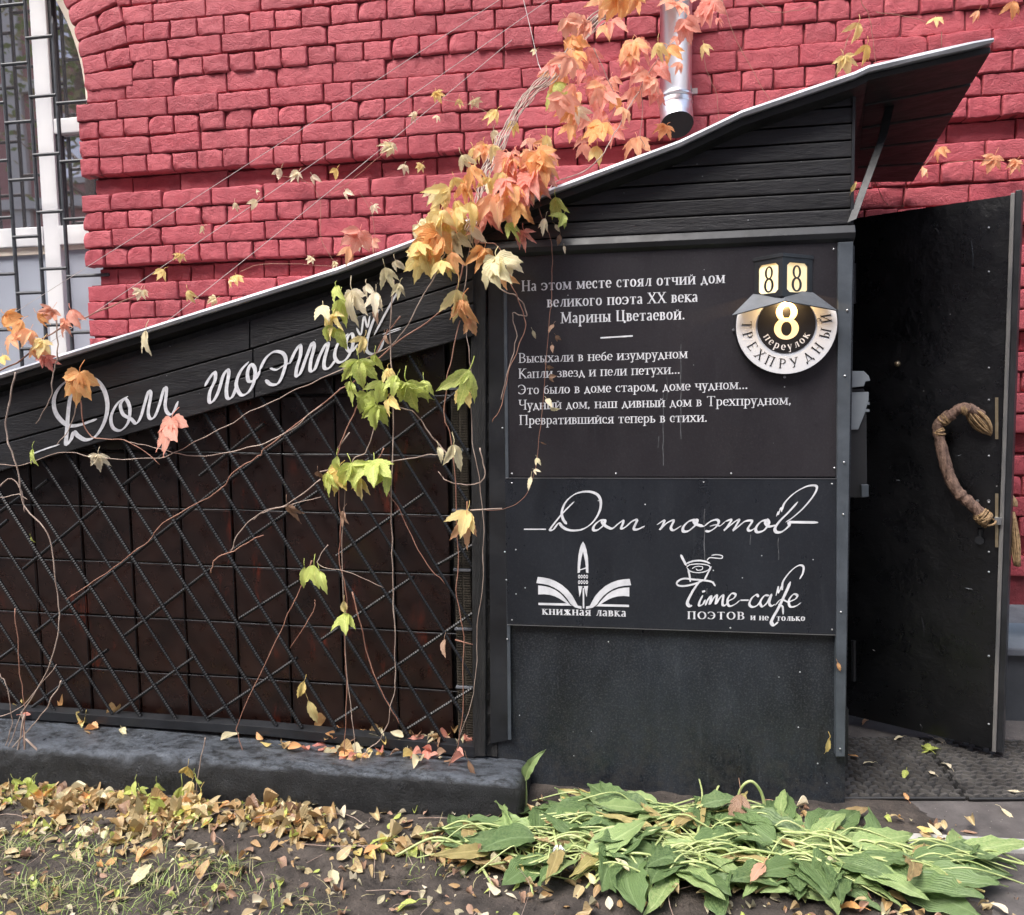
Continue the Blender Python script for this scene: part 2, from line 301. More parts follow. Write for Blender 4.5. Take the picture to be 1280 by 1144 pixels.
# ------------------------------------------------------------------ object helpers
def link(o):
    COL.objects.link(o); return o
def thing(name, label, cat, loc=(0, 0, 0), group=None, kind=None):
    o = bpy.data.objects.new(name, None); o.empty_display_size = .1; link(o); o.location = loc
    o['label'] = label; o['category'] = cat
    if group: o['group'] = group
    if kind: o['kind'] = kind
    return o
def adopt(o, parent):
    o.parent = parent
    if parent is not None and parent.type == 'EMPTY': o.matrix_parent_inverse = Matrix.Translation(-Vector(parent.location))
    return o
def tag(o, label=None, cat=None, group=None, kind=None):
    if label: o['label'] = label
    if cat: o['category'] = cat
    if group: o['group'] = group
    if kind: o['kind'] = kind
    return o
class MB:
    def __init__(s): s.v = []; s.f = []; s.m = []; s.uv = []
    def add(s, vs, fs, mi=0, uvs=None):
        b = len(s.v); s.v += [tuple(x) for x in vs]
        s.uv += uvs if uvs else [(.5, .5)]*len(vs)
        s.f += [tuple(b+i for i in f) for f in fs]; s.m += [mi]*len(fs)
    def box(s, a, b, mi=0):
        x0, y0, z0 = a; x1, y1, z1 = b
        s.add([(x0,y0,z0),(x1,y0,z0),(x1,y1,z0),(x0,y1,z0),(x0,y0,z1),(x1,y0,z1),(x1,y1,z1),(x0,y1,z1)],
              [(0,3,2,1),(4,5,6,7),(0,1,5,4),(1,2,6,5),(2,3,7,6),(3,0,4,7)], mi)
    def prism(s, poly, off, mi=0):            # poly: 3D points, off: extrusion vector
        n = len(poly); off = Vector(off); a = [Vector(p) for p in poly]
        s.add(a+[p+off for p in a], [tuple(range(n)), tuple(range(2*n-1, n-1, -1))]+[(i, i+n, (i+1) % n+n, (i+1) % n) for i in range(n)], mi)
    def tube(s, pts, rad, n=6, mi=0, cap=True):
        pts = [Vector(p) for p in pts]; m = len(pts)
        if not hasattr(rad, '__len__'): rad = [rad]*m
        vs = []; ref = None
        for i, p in enumerate(pts):
            t = (pts[min(i+1, m-1)]-pts[max(i-1, 0)])
            t = t.normalized() if t.length > 1e-9 else Vector((0, 0, 1))
            if ref is None: ref = t.orthogonal().normalized()
            ref = (ref-t*ref.dot(t)); ref = ref.normalized() if ref.length > 1e-6 else t.orthogonal().normalized()
            bt = t.cross(ref)
            for k in range(n):
                a = 2*math.pi*k/n; vs.append(p+(ref*math.cos(a)+bt*math.sin(a))*rad[i])
        fs = [(i*n+k, i*n+(k+1) % n, (i+1)*n+(k+1) % n, (i+1)*n+k) for i in range(m-1) for k in range(n)]
        if cap: fs += [tuple(range(n-1, -1, -1)), tuple((m-1)*n+k for k in range(n))]
        s.add(vs, fs, mi)
    def build(s, name, mats, parent=None, smooth=False, bevel=0):
        me = bpy.data.meshes.new(name); me.from_pydata(s.v, [], s.f)
        for m in (mats if isinstance(mats, (list, tuple)) else [mats]): me.materials.append(m)
        me.polygons.foreach_set('material_index', s.m)
        if smooth: me.polygons.foreach_set('use_smooth', [True]*len(s.f))
        u = me.uv_layers.new(name='UVMap'); li = [0]*len(me.loops); me.loops.foreach_get('vertex_index', li)
        flat = []
        for i in li: flat += s.uv[i]
        u.data.foreach_set('uv', flat)
        me.validate(); me.update()
        if bevel:
            bm = bmesh.new(); bm.from_mesh(me); bmesh.ops.recalc_face_normals(bm, faces=bm.faces)
            ed = [e for e in bm.edges if len(e.link_faces) == 2 and e.calc_face_angle(0) > .6]
            bmesh.ops.bevel(bm, geom=ed, offset=bevel, segments=2, profile=.6, affect='EDGES', clamp_overlap=True); bm.to_mesh(me); bm.free()
        o = bpy.data.objects.new(name, me); link(o)
        if parent is not None: adopt(o, parent)
        return o
def crv(pts, k=6):                              # catmull-rom
    pts = [Vector(p) for p in pts]
    if len(pts) < 3: return pts
    q = [pts[0]*2-pts[1]]+pts+[pts[-1]*2-pts[-2]]; out = []
    for i in range(1, len(q)-2):
        a, b, c, d = q[i-1:i+3]
        for j in range(k):
            t = j/k; out.append(.5*((2*b)+(c-a)*t+(2*a-5*b+4*c-d)*t*t+(3*b-a-3*c+d)*t**3))
    return out+[pts[-1]]
def clip(poly, a, b, c):                         # keep a*x+b*z+c >= 0 for 2D pts
    out = []
    for i in range(len(poly)):
        p, q = poly[i], poly[(i+1) % len(poly)]
        dp, dq = a*p[0]+b*p[1]+c, a*q[0]+b*q[1]+c
        if dp >= 0: out.append(p)
        if (dp >= 0) != (dq >= 0):
            t = dp/(dp-dq); out.append((p[0]+(q[0]-p[0])*t, p[1]+(q[1]-p[1])*t))
    return out
def below(poly, p, q):                           # keep part under the line p->q (XZ, p left of q)
    nx, nz = (q[1]-p[1]), -(q[0]-p[0])
    return clip(poly, nx, nz, -(nx*p[0]+nz*p[1]))
def xz(u, v, Y): q = P(u, v, Y); return (q.x, q.z)
def slab(name, pxpoly, Y, t, m, parent, bevel=.0015):
    mb = MB(); mb.prism([P(u, v, Y) for u, v in pxpoly], (0, t, 0)); return mb.build(name, m, parent, bevel=bevel)

# ================================================================== GROUND
def sheet(name, x0, x1, y0, y1, nx, ny, zf, m):
    mb = MB(); vs = [(x0+(x1-x0)*i/nx, y0+(y1-y0)*j/ny, 0) for j in range(ny+1) for i in range(nx+1)]
    vs = [(x, y, zf(x, y)) for x, y, _ in vs]
    fs = [(j*(nx+1)+i, j*(nx+1)+i+1, (j+1)*(nx+1)+i+1, (j+1)*(nx+1)+i) for j in range(ny) for i in range(nx)]
    mb.add(vs, fs); o = mb.build(name, m, None, smooth=True); o['kind'] = 'structure'; return o
sheet('ground', -300, 300, -300, 300, 2, 2, lambda x, y: -.02, M['asphalt'])
asx = .56
sheet('asphalt_path', asx, 4, -2.6, .02, 60, 50, lambda x, y: .001+.003*mnoise.noise(Vector((x*6, y*6, 0))), M['asphalt'])
def soilz(x, y):
    e = 1 if x < .5 else max(0, 1-(x-.5)/.55)
    return -.012+(.014+.016*mnoise.noise(Vector((x*3, y*3, 3)))+.010*mnoise.noise(Vector((x*14, y*14, 0)))+.006*mnoise.noise(Vector((x*40, y*40, 5))))*e + .008*(e > .2)
sheet('soil', -4.2, .98, -2.6, -.72, 330, 120, soilz, M['soil'])
mb = MB(); q0, q1 = G(1125, 1041, .012), G(1330, 1052, .012); d = (q1-q0).normalized(); nrm = Vector((d.y, -d.x, 0))
k = q0; L = (q1-q0).length
for i in range(3):
    a = q0+d*(i*.5+.003); b = q0+d*(i*.5+.497)
    mb = MB(); mb.prism([(a.x, a.y, .014), (b.x, b.y, .014), (b.x+nrm.x*.055, b.y+nrm.y*.055, .014), (a.x+nrm.x*.055, a.y+nrm.y*.055, .014)], (0, 0, -.05))
    o = mb.build('edging_stone', M['stone'], None, bevel=.003)
    tag(o, ('pale edging stone half hidden by the rightmost hosta leaves', 'pale edging stone in the asphalt at the right picture edge', 'pale edging stone continuing past the right picture edge')[i], 'kerb stone', 'pale edging stones in the asphalt')

# ================================================================== BRICK BUILDING
bld = thing('brick_building', 'red painted brick building with arched window behind the black porch', 'building', (0, 0, 0))
CH = .0789                                          # course height
zA = P(102, 221, YW).z                              # underside of the first projecting group
xR = 2.6
zTop = P(640, -60, YW).z
# group 0 = 4 projecting courses above zA; recess is below it.
xq = P(101, 225, YW).x                              # projecting quoin edge
xr = P(119, 232, .05).x                             # recessed edge
arc_spring = P(116, 121, .05); arcR = 1.03
arcC = Vector((arc_spring.x-arcR, 0, arc_spring.z))
zSpring = zA+4*CH
# backing wall (mortar): grid with hole for the window done as strips
mb = MB()
def backing(x0, x1, z0, z1, y0, y1): mb.box((x0, y0, z0), (x1, y1, z1))
zlow = .45
backing(xr+.004, xR, zlow, zSpring, .066, .36)
# above springing: polygon following the arch
pts = [(xR, zSpring)]; pts2 = []
a = 0
poly = [(arcC.x+arcR*math.cos(R(t)), arcC.z+arcR*math.sin(R(t))) for t in range(0, 181, 6)]
# right part polygons
for (ax, az), (bx, bz) in zip(poly, poly[1:]):
    mb.prism([(ax, .018, az), (bx, .018, bz), (bx, .018, zTop+.9), (ax, .018, zTop+.9)], (0, .34, 0))
mb.prism([(poly[0][0], .0181, zSpring-.002), (xR, .0181, zSpring-.002), (xR, .0181, zTop+.9), (poly[0][0], .0181, zTop+.9)], (0, .34, 0))
# group backings (projecting)
for g in range(-5, 1):
    z0 = zA+g*5*CH
    if z0+4*CH < zlow: continue
    mb.box((xq+.012, .0165, max(zlow, z0+.006)), (xR, .07, z0+4*CH-.004))
backing(poly[-1][0]-1.2, poly[-1][0]-.004, zlow, zSpring+1.5, .018, .36)
wall = mb.build('wall', M['mortar'], bld)
# plinth
zpl = P(1270, 808, -.03).z
mb = MB(); mb.box((-4.4, -.03, -.05), (xR, .3, zpl-.03)); mb.build('plinth', M['plinth'], bld, bevel=.004)
mb = MB(); mb.box((-4.4, -.06, zpl-.03), (xR, .3, zpl)); mb.build('plinth_ledge', M['cap'], bld, bevel=.006)

def brick_mesh(name, L, Hh, Dp, seed):
    rnd = random.Random(seed); nx = 14 if L > .15 else 9; nz = 4
    mb = MB(); vs = []; r = .0048
    nx += 6; xs = [0, r*.5]+[r*1.3+(L-2.6*r)*i/(nx-4) for i in range(nx-3)]+[L-r*.5, L]
    zs = [0, r*.4, r*1.1, Hh*.33, Hh*.55, Hh*.78, Hh-r*.9, Hh-r*.3, Hh]; off = rnd.random()*50
    skew = (rnd.random()-.5)*.009; cx_, cz_ = rnd.choice((0, L)), rnd.choice((0, Hh)); chip = rnd.random() < .55
    def fr(x, z):
        ex = min(x, L-x); ez = min(z, Hh-z); e = min(ex, ez)
        y = 0
        for q in (ex, ez):
            if q < r: y += (1-math.sqrt(max(0, 1-(1-q/r)**2)))*r*.75
        y += .0032*mnoise.noise(Vector((x*20+off, z*26, off)))+.0030*mnoise.noise(Vector((x*70, z*90+off, off)))+.0018*mnoise.noise(Vector((x*160, z*190+off, off)))
        dx = .0035*mnoise.noise(Vector((off+9, z*30, x*14)))+.0015*mnoise.noise(Vector((off, z*90, x*90))); dz = .0030*mnoise.noise(Vector((x*18, off+4, z*20)))+.0022*mnoise.noise(Vector((x*75, off+4, z*60)))+skew*(x/L-.5)*(1 if z > Hh/2 else .3)
        if chip: y += .016*max(0, 1-math.hypot((x-cx_), (z-cz_)*1.3)/.028)
        return Vector((x-L/2+dx, y, z-Hh/2+dz))
    for z in zs:
        for x in xs: vs.append(fr(x, z))
    n = len(xs); fs = [(j*n+i, j*n+i+1, (j+1)*n+i+1, (j+1)*n+i) for j in range(len(zs)-1) for i in range(n-1)]
    # sides
    ring = [i for i in range(n)]+[j*n+n-1 for j in range(1, len(zs))]+[(len(zs)-1)*n+i for i in range(n-2, -1, -1)]+[j*n for j in range(len(zs)-2, 0, -1)]
    b = len(vs); vs += [Vector((vs[i].x, Dp, vs[i].z)) for i in ring]; m = len(ring)
    fs += [(ring[(i+1) % m], ring[i], b+i, b+(i+1) % m) for i in range(m)]
    mb.add(vs, fs)
    me = bpy.data.meshes.new(name); me.from_pydata(mb.v, [], mb.f); me.materials.append(M['brick'])
    me.polygons.foreach_set('use_smooth', [True]*len(mb.f)); me.update(); return me
SL, HL = .2315, .1135; BH = CH-.0068
S_M = [brick_mesh('brick_stretcher', SL, BH, .06, i) for i in range(9)]
H_M = [brick_mesh('brick_header', HL, BH, .06, 100+i) for i in range(9)]
bricks = []     # (mesh, matrix, z, x)
def put(me, x, y, z, sx=1, rot=0, sz=1):
    mt = Matrix.Translation((x, y, z)) @ Matrix.Rotation(-rot, 4, 'Y') @ Matrix.Rotation(random.uniform(-.022, .022), 4, 'Z') @ Matrix.Rotation(random.uniform(-.012, .012), 4, 'Y') @ Matrix.Diagonal((sx, 1, sz, 1))
    bricks.append((me, mt))
JT = .0075
k0 = int(math.floor((zTop+.12-zA)/CH))
for k in range(-22, k0+1):
    zc = zA+(k+.5)*CH
    if zc < zpl+.02: continue
    km = k % 5                                     # 0..3 projecting, 4 recess
    up = k-3                                       # up=0 is the course at the springing
    if k >= 5: hdr = (k % 2 == 1)
    else:
        n = 3-k                                    # courses below springing course
        pat = 'SHSHSSHSHH'
        hdr = pat[n % 10] == 'H' if n >= 0 else False
    rec = (km == 4)
    y = .0
    if rec: y = .05 if k < 4 else .009
    elif k > 4: y = 0.0
    if k < 4: x = (xr if rec else xq)
    else: x = arcC.x+math.sqrt(max(0, (arcR+.225)**2-(zc-arcC.z)**2))+.008 if k > 4 else arcC.x+arcR+.004
    x0 = x
    Lb = HL if hdr else SL
    first = (.8 if (hdr or k % 2) else .62) if k < 4 else random.uniform(.5, 1)
    first = True, first
    while x < xR-.05:
        L = Lb
        if first: L = Lb*first[1]; first = None
        L *= random.uniform(.93, 1.05)
        if random.random() < .05 and not hdr: L *= .5
        me = random.choice(H_M if L < .16 else S_M); base = HL if L < .16 else SL
        jit = random.uniform(-.005, .004)
        if rec and k < 4: me = me
        put(me, x+L/2, y+jit, zc+.003*mnoise.noise(Vector((x*1.6, k*3.1, 0)))+random.uniform(-.0022, .0022), L/base, 0, random.uniform(.97, 1.03) if not (rec and k == 4) else 1.08)
        x += L+(JT if not rec else .007)*random.uniform(.7, 1.25)
# voussoirs
nv = 0; ang = R(2.3)
while ang < R(178):
    rr = arcR; dA = CH/(arcR+.1)
    for part_ in ((1,) if nv % 2 == 0 else (2,)):
        if part_ == 1: put(random.choice(S_M), arcC.x+(rr+.113)*math.cos(ang), random.uniform(-.003, .002), arcC.z+(rr+.113)*math.sin(ang), 1, ang)
        else:
            for e in (.056, .176): put(random.choice(H_M), arcC.x+(rr+e)*math.cos(ang), random.uniform(-.003, .002), arcC.z+(rr+e)*math.sin(ang), 1, ang)
    ang += dA*1.02; nv += 1
roofpx = [(-60, 490), (40, 459), (421, 340), (505, 309), (850, 181), (927, 144), (1068, 96), (1085, 88), (1241, 52)]
def vis(mt):
    c = mt.translation; u, v = proj(c)
    if not (-20 < u < 1300 and -20 < v < 1164): return 0
    if u < 1241 and v > ipx(roofpx, u)+14 and not (u > 1140+0 and v > 140): return 0
    if 1085 < u < 1262 and v > 262: return 0
    if u < 1240 and u > 1150 and v < 260 and v > ipx(roofpx, u)+14 and u < 1241-(v-52)*.6: return 0
    return 1/((c-CPOS).length)**2*(2 if mt.to_3x3().col[0].length > 0 else 1)
sc = []
for me, mt in bricks:
    wd = SL if me in S_M else HL
    sc.append((vis(mt)*wd*mt.to_3x3().col[0].length*random.uniform(.999, 1), me, mt))
sc.sort(key=lambda t: -t[0])
rest = MB()
for i, (s, me, mt) in enumerate(sc):
    if i < 300 and s > 0:
        o = bpy.data.objects.new('brick', me); link(o); o.parent = wall
        o.matrix_local = mt
    else:
        vs = [mt @ v.co for v in me.vertices]; rest.add(vs, [tuple(p.vertices) for p in me.polygons])
o = rest.build('smaller_bricks', M['brick'], wall, smooth=True); o['kind'] = 'stuff'

# window
YF = .13
win = MB()
def bar(mbx, pts, Y, t):                       # px quad polygon
    mbx.prism([P(u, v, Y) for u, v in pts], (0, t, 0))
bar(win, [(35, 0), (56, 0), (79, 380), (84, 470), (64, 470), (60, 380)], YF, .06)            # mullion part in view
xm0, xm1 = P(35, 0, YF).x, P(56, 0, YF).x
win = MB()
xm0 = (P(35, 0, YF).x+P(62, 400, YF).x)/2; xm1 = (P(56, 0, YF).x+P(81, 400, YF).x)/2
zt1, zb1 = P(80, 147, YF).z, P(80, 166, YF).z
zt2, zb2 = P(60, 283, YF).z, P(60, 307, YF).z
xl = arcC.x-arcR-.05; xrr = arcC.x+arcR+.05
zsill = .95
win.box((xm0, YF, zsill), (xm1, YF+.06, arcC.z+arcR))
win.box((xm1+.001, YF+.004, zb1), (xrr, YF+.05, zt1))
win.box((xl, YF-.004, zb2), (xm0-.001, YF+.05, zt2)); win.box((xm1+.001, YF-.004, zb2), (xrr, YF+.05, zt2))
win.box((xl, YF+.01, zsill), (xrr, YF+.05, zsill+.08))
xmid = xl+.72
win.box((xmid, YF+.002, zsill+.0801), (xmid+.06, YF+.06, zb2-.001)); 
window = win.build('window', M['wframe'], bld, bevel=.004)
mb = MB()                                      # inner casement bead, slightly greyer
for (x0, x1, z0, z1) in ((xm1+.001, xrr-.06, zb2-.02, zb2-.001), (xl, xm0-.001, zb2-.035, zb2-.001)):
    mb.box((x0, YF+.014, z0), (x1, YF+.045, z1))
mb.build('casement_bead', M['cream'], window)
# cream arched jamb ring
mb = MB(); N = 40; ri, ro = arcR-.085, arcR+.03
for i in range(N):
    a0, a1 = math.pi*i/N, math.pi*(i+1)/N
    def pt(r, a, y): return (arcC.x+r*math.cos(a), y, arcC.z+r*math.sin(a))
    # tapering ring seen as in the photo: splayed reveal
    mb.add([pt(ro, a0, .03), pt(ro, a1, .03), pt(ri, a1, .12), pt(ri, a0, .12), pt(ro, a0, .2), pt(ro, a1, .2), pt(ri, a1, .2), pt(ri, a0, .2)],
           [(0, 1, 2, 3), (3, 2, 6, 7), (4, 7, 6, 5), (0, 4, 5, 1)])
mb.build('arched_reveal', M['cream'], window, smooth=False)
def pane(x0, x1, z0, z1, m, y=YF+.03, tilt=0):
    mb = MB(); mb.box((x0, y, z0), (x1, y+.006, z1)); o = mb.build('pane', m, window); return o
pane(xl, xm0, zt2, arcC.z+arcR, M['glass']); pane(xm1, xrr, zt1, arcC.z+arcR, M['glass']); pane(xm1, xrr, zt2, zb1, M['glass'])
pane(xl, xmid, zsill, zb2, M['glass_pale']); pane(xmid+.06, xm0, zsill, zb2, M['glass_pale']); pane(xm1, xrr, zsill, zb2, M['glass_pale'])
# sash inner lines (dark gasket frames)
mb = MB()
for (x0, x1, z0, z1) in ((xm1, xrr, zt1, arcC.z+arcR), (xm1, xrr, zt2, zb1)):
    mb.box((x0+.0, YF+.012, z0), (x0+.018, YF+.029, z1)); 
mb.build('gasket', M['iron'], window)
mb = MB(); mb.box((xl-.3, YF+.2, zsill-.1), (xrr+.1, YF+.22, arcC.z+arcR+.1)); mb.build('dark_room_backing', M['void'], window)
mb = MB(); mb.box((xl-.1, -.05, zsill-.05), (xr-.01, YF+.05, zsill)); mb.build('sill', M['cap'], window, bevel=.003)
# grille
gr = MB(); YG = .045; s = 1/2.977
def gx(u, v): return P(u*s, v*s, YG).x
bars = [gx(127, 560), gx(228, 610), gx(37, 660)]
b2, b3, b1 = bars; sp = b3-b2; b0 = b1-sp*1.0
grille = None
mb = MB(); tz = lambda v, u=150: P(u*s, v*s, YG).z
def vbar(x, z1):
    m_ = MB(); m_.tube([(x, YG, zsill+.02), (x, YG, z1)], .0085, 8); return m_
grille = vbar(b2, zTop+.3).build('window_grille', M['iron'], bld)
m_ = vbar(b3, tz(90, 190)); m_.tube([(b3, YG, tz(90, 190)), (b3, YG, tz(60, 190))], [.0085, .001], 8); m_.build('bar', M['iron'], grille)
for i in range(0, 12):
    vbar(b1-i*sp*1.0, zTop+.3).build('bar', M['iron'], grille)
stepz = tz(140)-tz(360)
def hbar(x0, x1, z): m_ = MB(); m_.tube([(x0, YG-.004, z), (x1, YG-.004, z)], .0078, 8); m_.build('bar', M['iron'], grille)
for n in range(-2, 8):
    z = tz(140)-n*stepz
    if z < zsill: continue
    if n >= 0: hbar(b2, b3, z)
    else: hbar(b2, b2+.06, z)
    z2 = tz(240, 50)-n*stepz; hbar(b1, b2, z2)
    if n >= 0: hbar(b3, xr+.05, tz(380, 300)-n*stepz)
    for i in range(6): hbar(b1-(i+1)*sp, b1-i*sp, (tz(385, 0) if i % 2 == 0 else tz(240, 50))-n*stepz)

# ================================================================== DRAINPIPE
pc = P(845, 60, -.08); pr = (P(865, 60, -.08).x-P(825, 60, -.08).x)/2
dp = thing('drainpipe', 'galvanised round downpipe ending above the black porch roof', 'drainpipe', (pc.x, -.08, P(845, 160, -.08).z))
ztop_, zc1 = zTop+.9, P(845, 126, -.08).z
mb = MB(); mb.tube([(pc.x, -.08, ztop_), (pc.x, -.08, zc1)], pr, 28); mb.build('pipe', M['zinc'], dp, smooth=True)
mb = MB()
for u in (122, 131):
    z = P(845, u, -.08).z; mb.tube([(pc.x, -.08, z+.006), (pc.x, -.08, z)], pr*1.07, 28)
mb.build('collar', M['zinc'], dp, smooth=False)
mb = MB(); e = [Vector((pc.x, -.08, zc1)), Vector((pc.x, -.083, zc1-.03)), Vector((pc.x+.002, -.092, zc1-.065)), Vector((pc.x+.003, -.107, zc1-.095))]
mb.tube(crv(e, 5), pr*1.03, 28, cap=False); mb.build('elbow', M['zinc'], dp, smooth=True)
mb = MB(); mb.tube([e[-1]+Vector((0, .012, .012)), e[-1]+Vector((0, .002, .002))], pr*1.0, 28); mb.build('outlet_shadow', M['void'], dp)
mb = MB(); zb = P(868, 118, -.06).z; mb.box((pc.x+pr, -.09, zb-.008), (pc.x+pr+.02, -.07, zb+.012)); mb.box((pc.x-.01, -.05, zb-.01), (pc.x+.01, .02, zb+.01)); mb.build('bracket', M['steel'], dp)

# ================================================================== PORCH
porch = thing('covered_stair_porch', 'low black boarded stair porch with sloping tin roof and barred side', 'porch', (P(640, 985, YP).x, YP, 0))
YR = YP-.075
# front panel
xpl, xpr = P(630, 980, YP).x, P(1056, 1000, YP).x
zpanel = P(860, 316, YP).z
mb = MB(); mb.box((xpl-.02, YP, -.03), (xpr, YP+.03, zpanel)); mb.build('front_panel', M['panel'], porch, bevel=.002)
# jamb return
mb = MB(); mb.box((xpr-.05, YP+.0305, -.02), (xpr-.004, YP+.09, 1.72)); mb.build('door_jamb', M['blackwood'], porch, bevel=.002)
mb = MB(); mb.box((xpr-.003, YP+.02, .12), (xpr+.012, YP+.05, P(1062, 890, YP).z)); mb.build('hinge_block', M['blackmetal'], porch)
# vertical angle strip at corner
slab('corner_angle', [(1048, 303), (1066, 302), (1056, 946), (1045, 946)], YP-.03, .028, M['angle'], porch, .0012)
mb = MB(); a = P(1066, 302, YP-.03); b = P(1056, 946, YP-.03)
mb.box((a.x-.002, YP-.0295, b.z), (a.x+.001, YP+.03, a.z)); mb.build('corner_return', M['angle'], porch)
# left steel strip, gap filler, post
slab('side_strip', [(610, 330), (630, 324), (637, 925), (613, 930)], YP-.012, .02, M['blackmetal'], porch, .002)
slab('edge_bead', [(629, 322), (633, 322), (639, 925), (635, 925)], YP-.02, .008, M['angle'], porch, .001)
mb = MB()                                           # rough filler between post and strip
a = P(608, 640, YP); 
vs = []; n = 60
for i in range(n+1):
    z = .1+1.45*i/n
    for j in range(3): vs.append((a.x-.022+.022*j+.003*mnoise.noise(Vector((j, i*.9, 3))), YP-.004+.011*mnoise.noise(Vector((j*2.3, i*.8, 0))), z))
mb.add(vs, [(i*3+j, i*3+j+1, i*3+j+4, i*3+j+3) for i in range(n) for j in range(2)]); mb.build('foam_filler', M['oldwood'], porch)
slab('post', [(588, 330), (607, 330), (607, 946), (591, 946)], YP-.02, .09, M['oldwood'], porch, .003)
# trim under the upper boards
mb = MB(); a = P(600, 311, YP); b = P(1066, 290, YP); z0 = P(1066, 303, YP-.02).z; z1 = P(1066, 280, YP-.02).z
mb.prism([(a.x, YP-.012, z0), (a.x, YP-.028, z0+.012), (a.x, YP-.034, (z0+z1)/2), (a.x, YP-.024, z1-.004), (a.x, YP-.004, z1)], (b.x-a.x, 0, 0))
mb.build('rail_moulding', M['blackmetal'], porch, smooth=False, bevel=.002)
# upper boards (triangle) clipped by roof
YU = YP-.006
rl = [xz(u, v+5, YU) for u, v in ((505, 309), (850, 181), (1068, 96))]
xb0, xb1 = P(598, 300, YU).x, P(1067, 200, YU).x
zl = [P(1066, v, YU).z for v in (281, 260, 238.5, 218, 196.5, 175, 154, 133, 112, 92, 70)]
for i in range(10):
    z0, z1 = zl[i]+.0022, zl[i+1]-.0022
    pl = [(xb0, z0), (xb1, z0), (xb1, z1), (xb0, z1)]
    pl = below(pl, rl[0], rl[1]); 
    if len(pl) >= 3: pl = below(pl, rl[1], rl[2])
    if len(pl) < 3: continue
    mb = MB(); mb.prism([(x, YU+random.uniform(-.0012, .0012), z) for x, z in pl], (0, .018, 0)); mb.build('upper_board', M['blackwood'], porch, bevel=.0034)
mb = MB(); pl = below(below([(xb0, zl[0]-.1), (xb1-.002, zl[0]-.1), (xb1-.002, zl[-1]), (xb0, zl[-1])], rl[0], rl[1]), rl[1], rl[2])
mb.prism([(x, YU+.0185, z) for x, z in pl], (0, .03, 0)); mb.build('board_backing', M['oldwood'], porch)
mb = MB(); pe = P(1066, 200, YU-.01); mb.box((pe.x-.002, YU-.006, zl[0]), (pe.x+.006, YU+.04, P(1066, 122, YU).z)); mb.build('corner_bead', M['blackmetal'], porch)
# fascia boards
YFa = YP-.03
LT = [(40, 483), (300, 404), (435, 361), (598, 309)]; L1 = [(40, 513), (300, 441), (415, 403), (598, 347)]
L2 = [(40, 544), (300, 473), (500, 407), (598, 377)]; LB = [(0, 590), (320, 498), (560, 430), (598, 419)]
for (A_, B_) in ((LT, L1), (L1, L2), (L2, LB)):
    for (ua, ub) in ((-70, 0), (0, 0)):
        pass
    jt = 312 if A_ is LT else 316 if A_ is L1 else 318
    for (ua, ub) in ((-70, jt-.7), (jt+.7, 592)):
        top = [(u, ipx(A_, u)+1.2) for u in (ua, ub)]; bot = [(u, ipx(B_, u)-1.2) for u in (ub, ua)]
        slab('fascia_board', top+bot, YFa+random.uniform(-.001, .001)+(.002 if A_ is LT else 0), .02, M['blackwood'], porch, .0022)
slab('fascia_backing', [(u, ipx(roofpx, u)+6) for u in (-70, 40, 300, 421, 600)]+[(u, ipx(LB, u)-4) for u in (600, 320, 0, -70)], YFa+.024, .03, M['oldwood'], porch, 0)
# roof sheet: front line and back line
front = [P(u, v, YR) for u, v in roofpx]
eR = P(1140, 222, -.04)
drop = front[-1].z-eR.z
back = [Vector((p.x, -.02, p.z-drop*1.0)) for p in front]; back[-1] = eR
bx = P(1070, 222, -.04)
back[-2] = Vector((bx.x, -.04, eR.z+ (bx.z-eR.z))); back[-3] = Vector((bx.x-.03, -.03, back[-2].z-.005)); 
for i in range(len(back)-3): back[i].z = min(back[i].z, front[i].z-.12)
mb = MB(); n = len(front); T = Vector((0, 0, .006))
vs = [p for p in front]+[p for p in back]+[p+T for p in front]+[p+T for p in back]
fs = []
for i in range(n-1): fs += [(i, i+1, n+i+1, n+i), (2*n+i, 3*n+i, 3*n+i+1, 2*n+i+1), (i, 2*n+i, 2*n+i+1, i+1), (n+i, n+i+1, 3*n+i+1, 3*n+i)]
fs += [(0, n, 3*n, 2*n), (n-1, 3*n-1, 4*n-1, 2*n-1)]
mb.add(vs, fs); roof = mb.build('roof_sheet', M['roofmetal'], porch)
# folded bright lip, slightly wavy
mb = MB(); vs = []; m = 0
for (a, b) in zip(front, front[1:]):
    k = max(2, int((b-a).length/.05))
    for i in range(k):
        q = a.lerp(b, i/k); wv = .003*mnoise.noise(Vector((q.x*7, 0, 1))); vs += [q+Vector((0, -.006, -.006+wv)), q+Vector((0, -.010+wv, .004)), q+Vector((0, -.004, .012+wv*.6)), q+Vector((0, .03, .0085))]; m += 1
q = front[-1]; vs += [q+Vector((0, -.006, -.004)), q+Vector((0, -.009, .002)), q+Vector((0, -.004, .008)), q+Vector((0, .03, .0085))]; m += 1
mb.add(vs, [(i*4+j, (i+1)*4+j, (i+1)*4+j+1, i*4+j+1) for i in range(m-1) for j in range(3)]); mb.build('roof_lip', M['roofmetal'], roof)
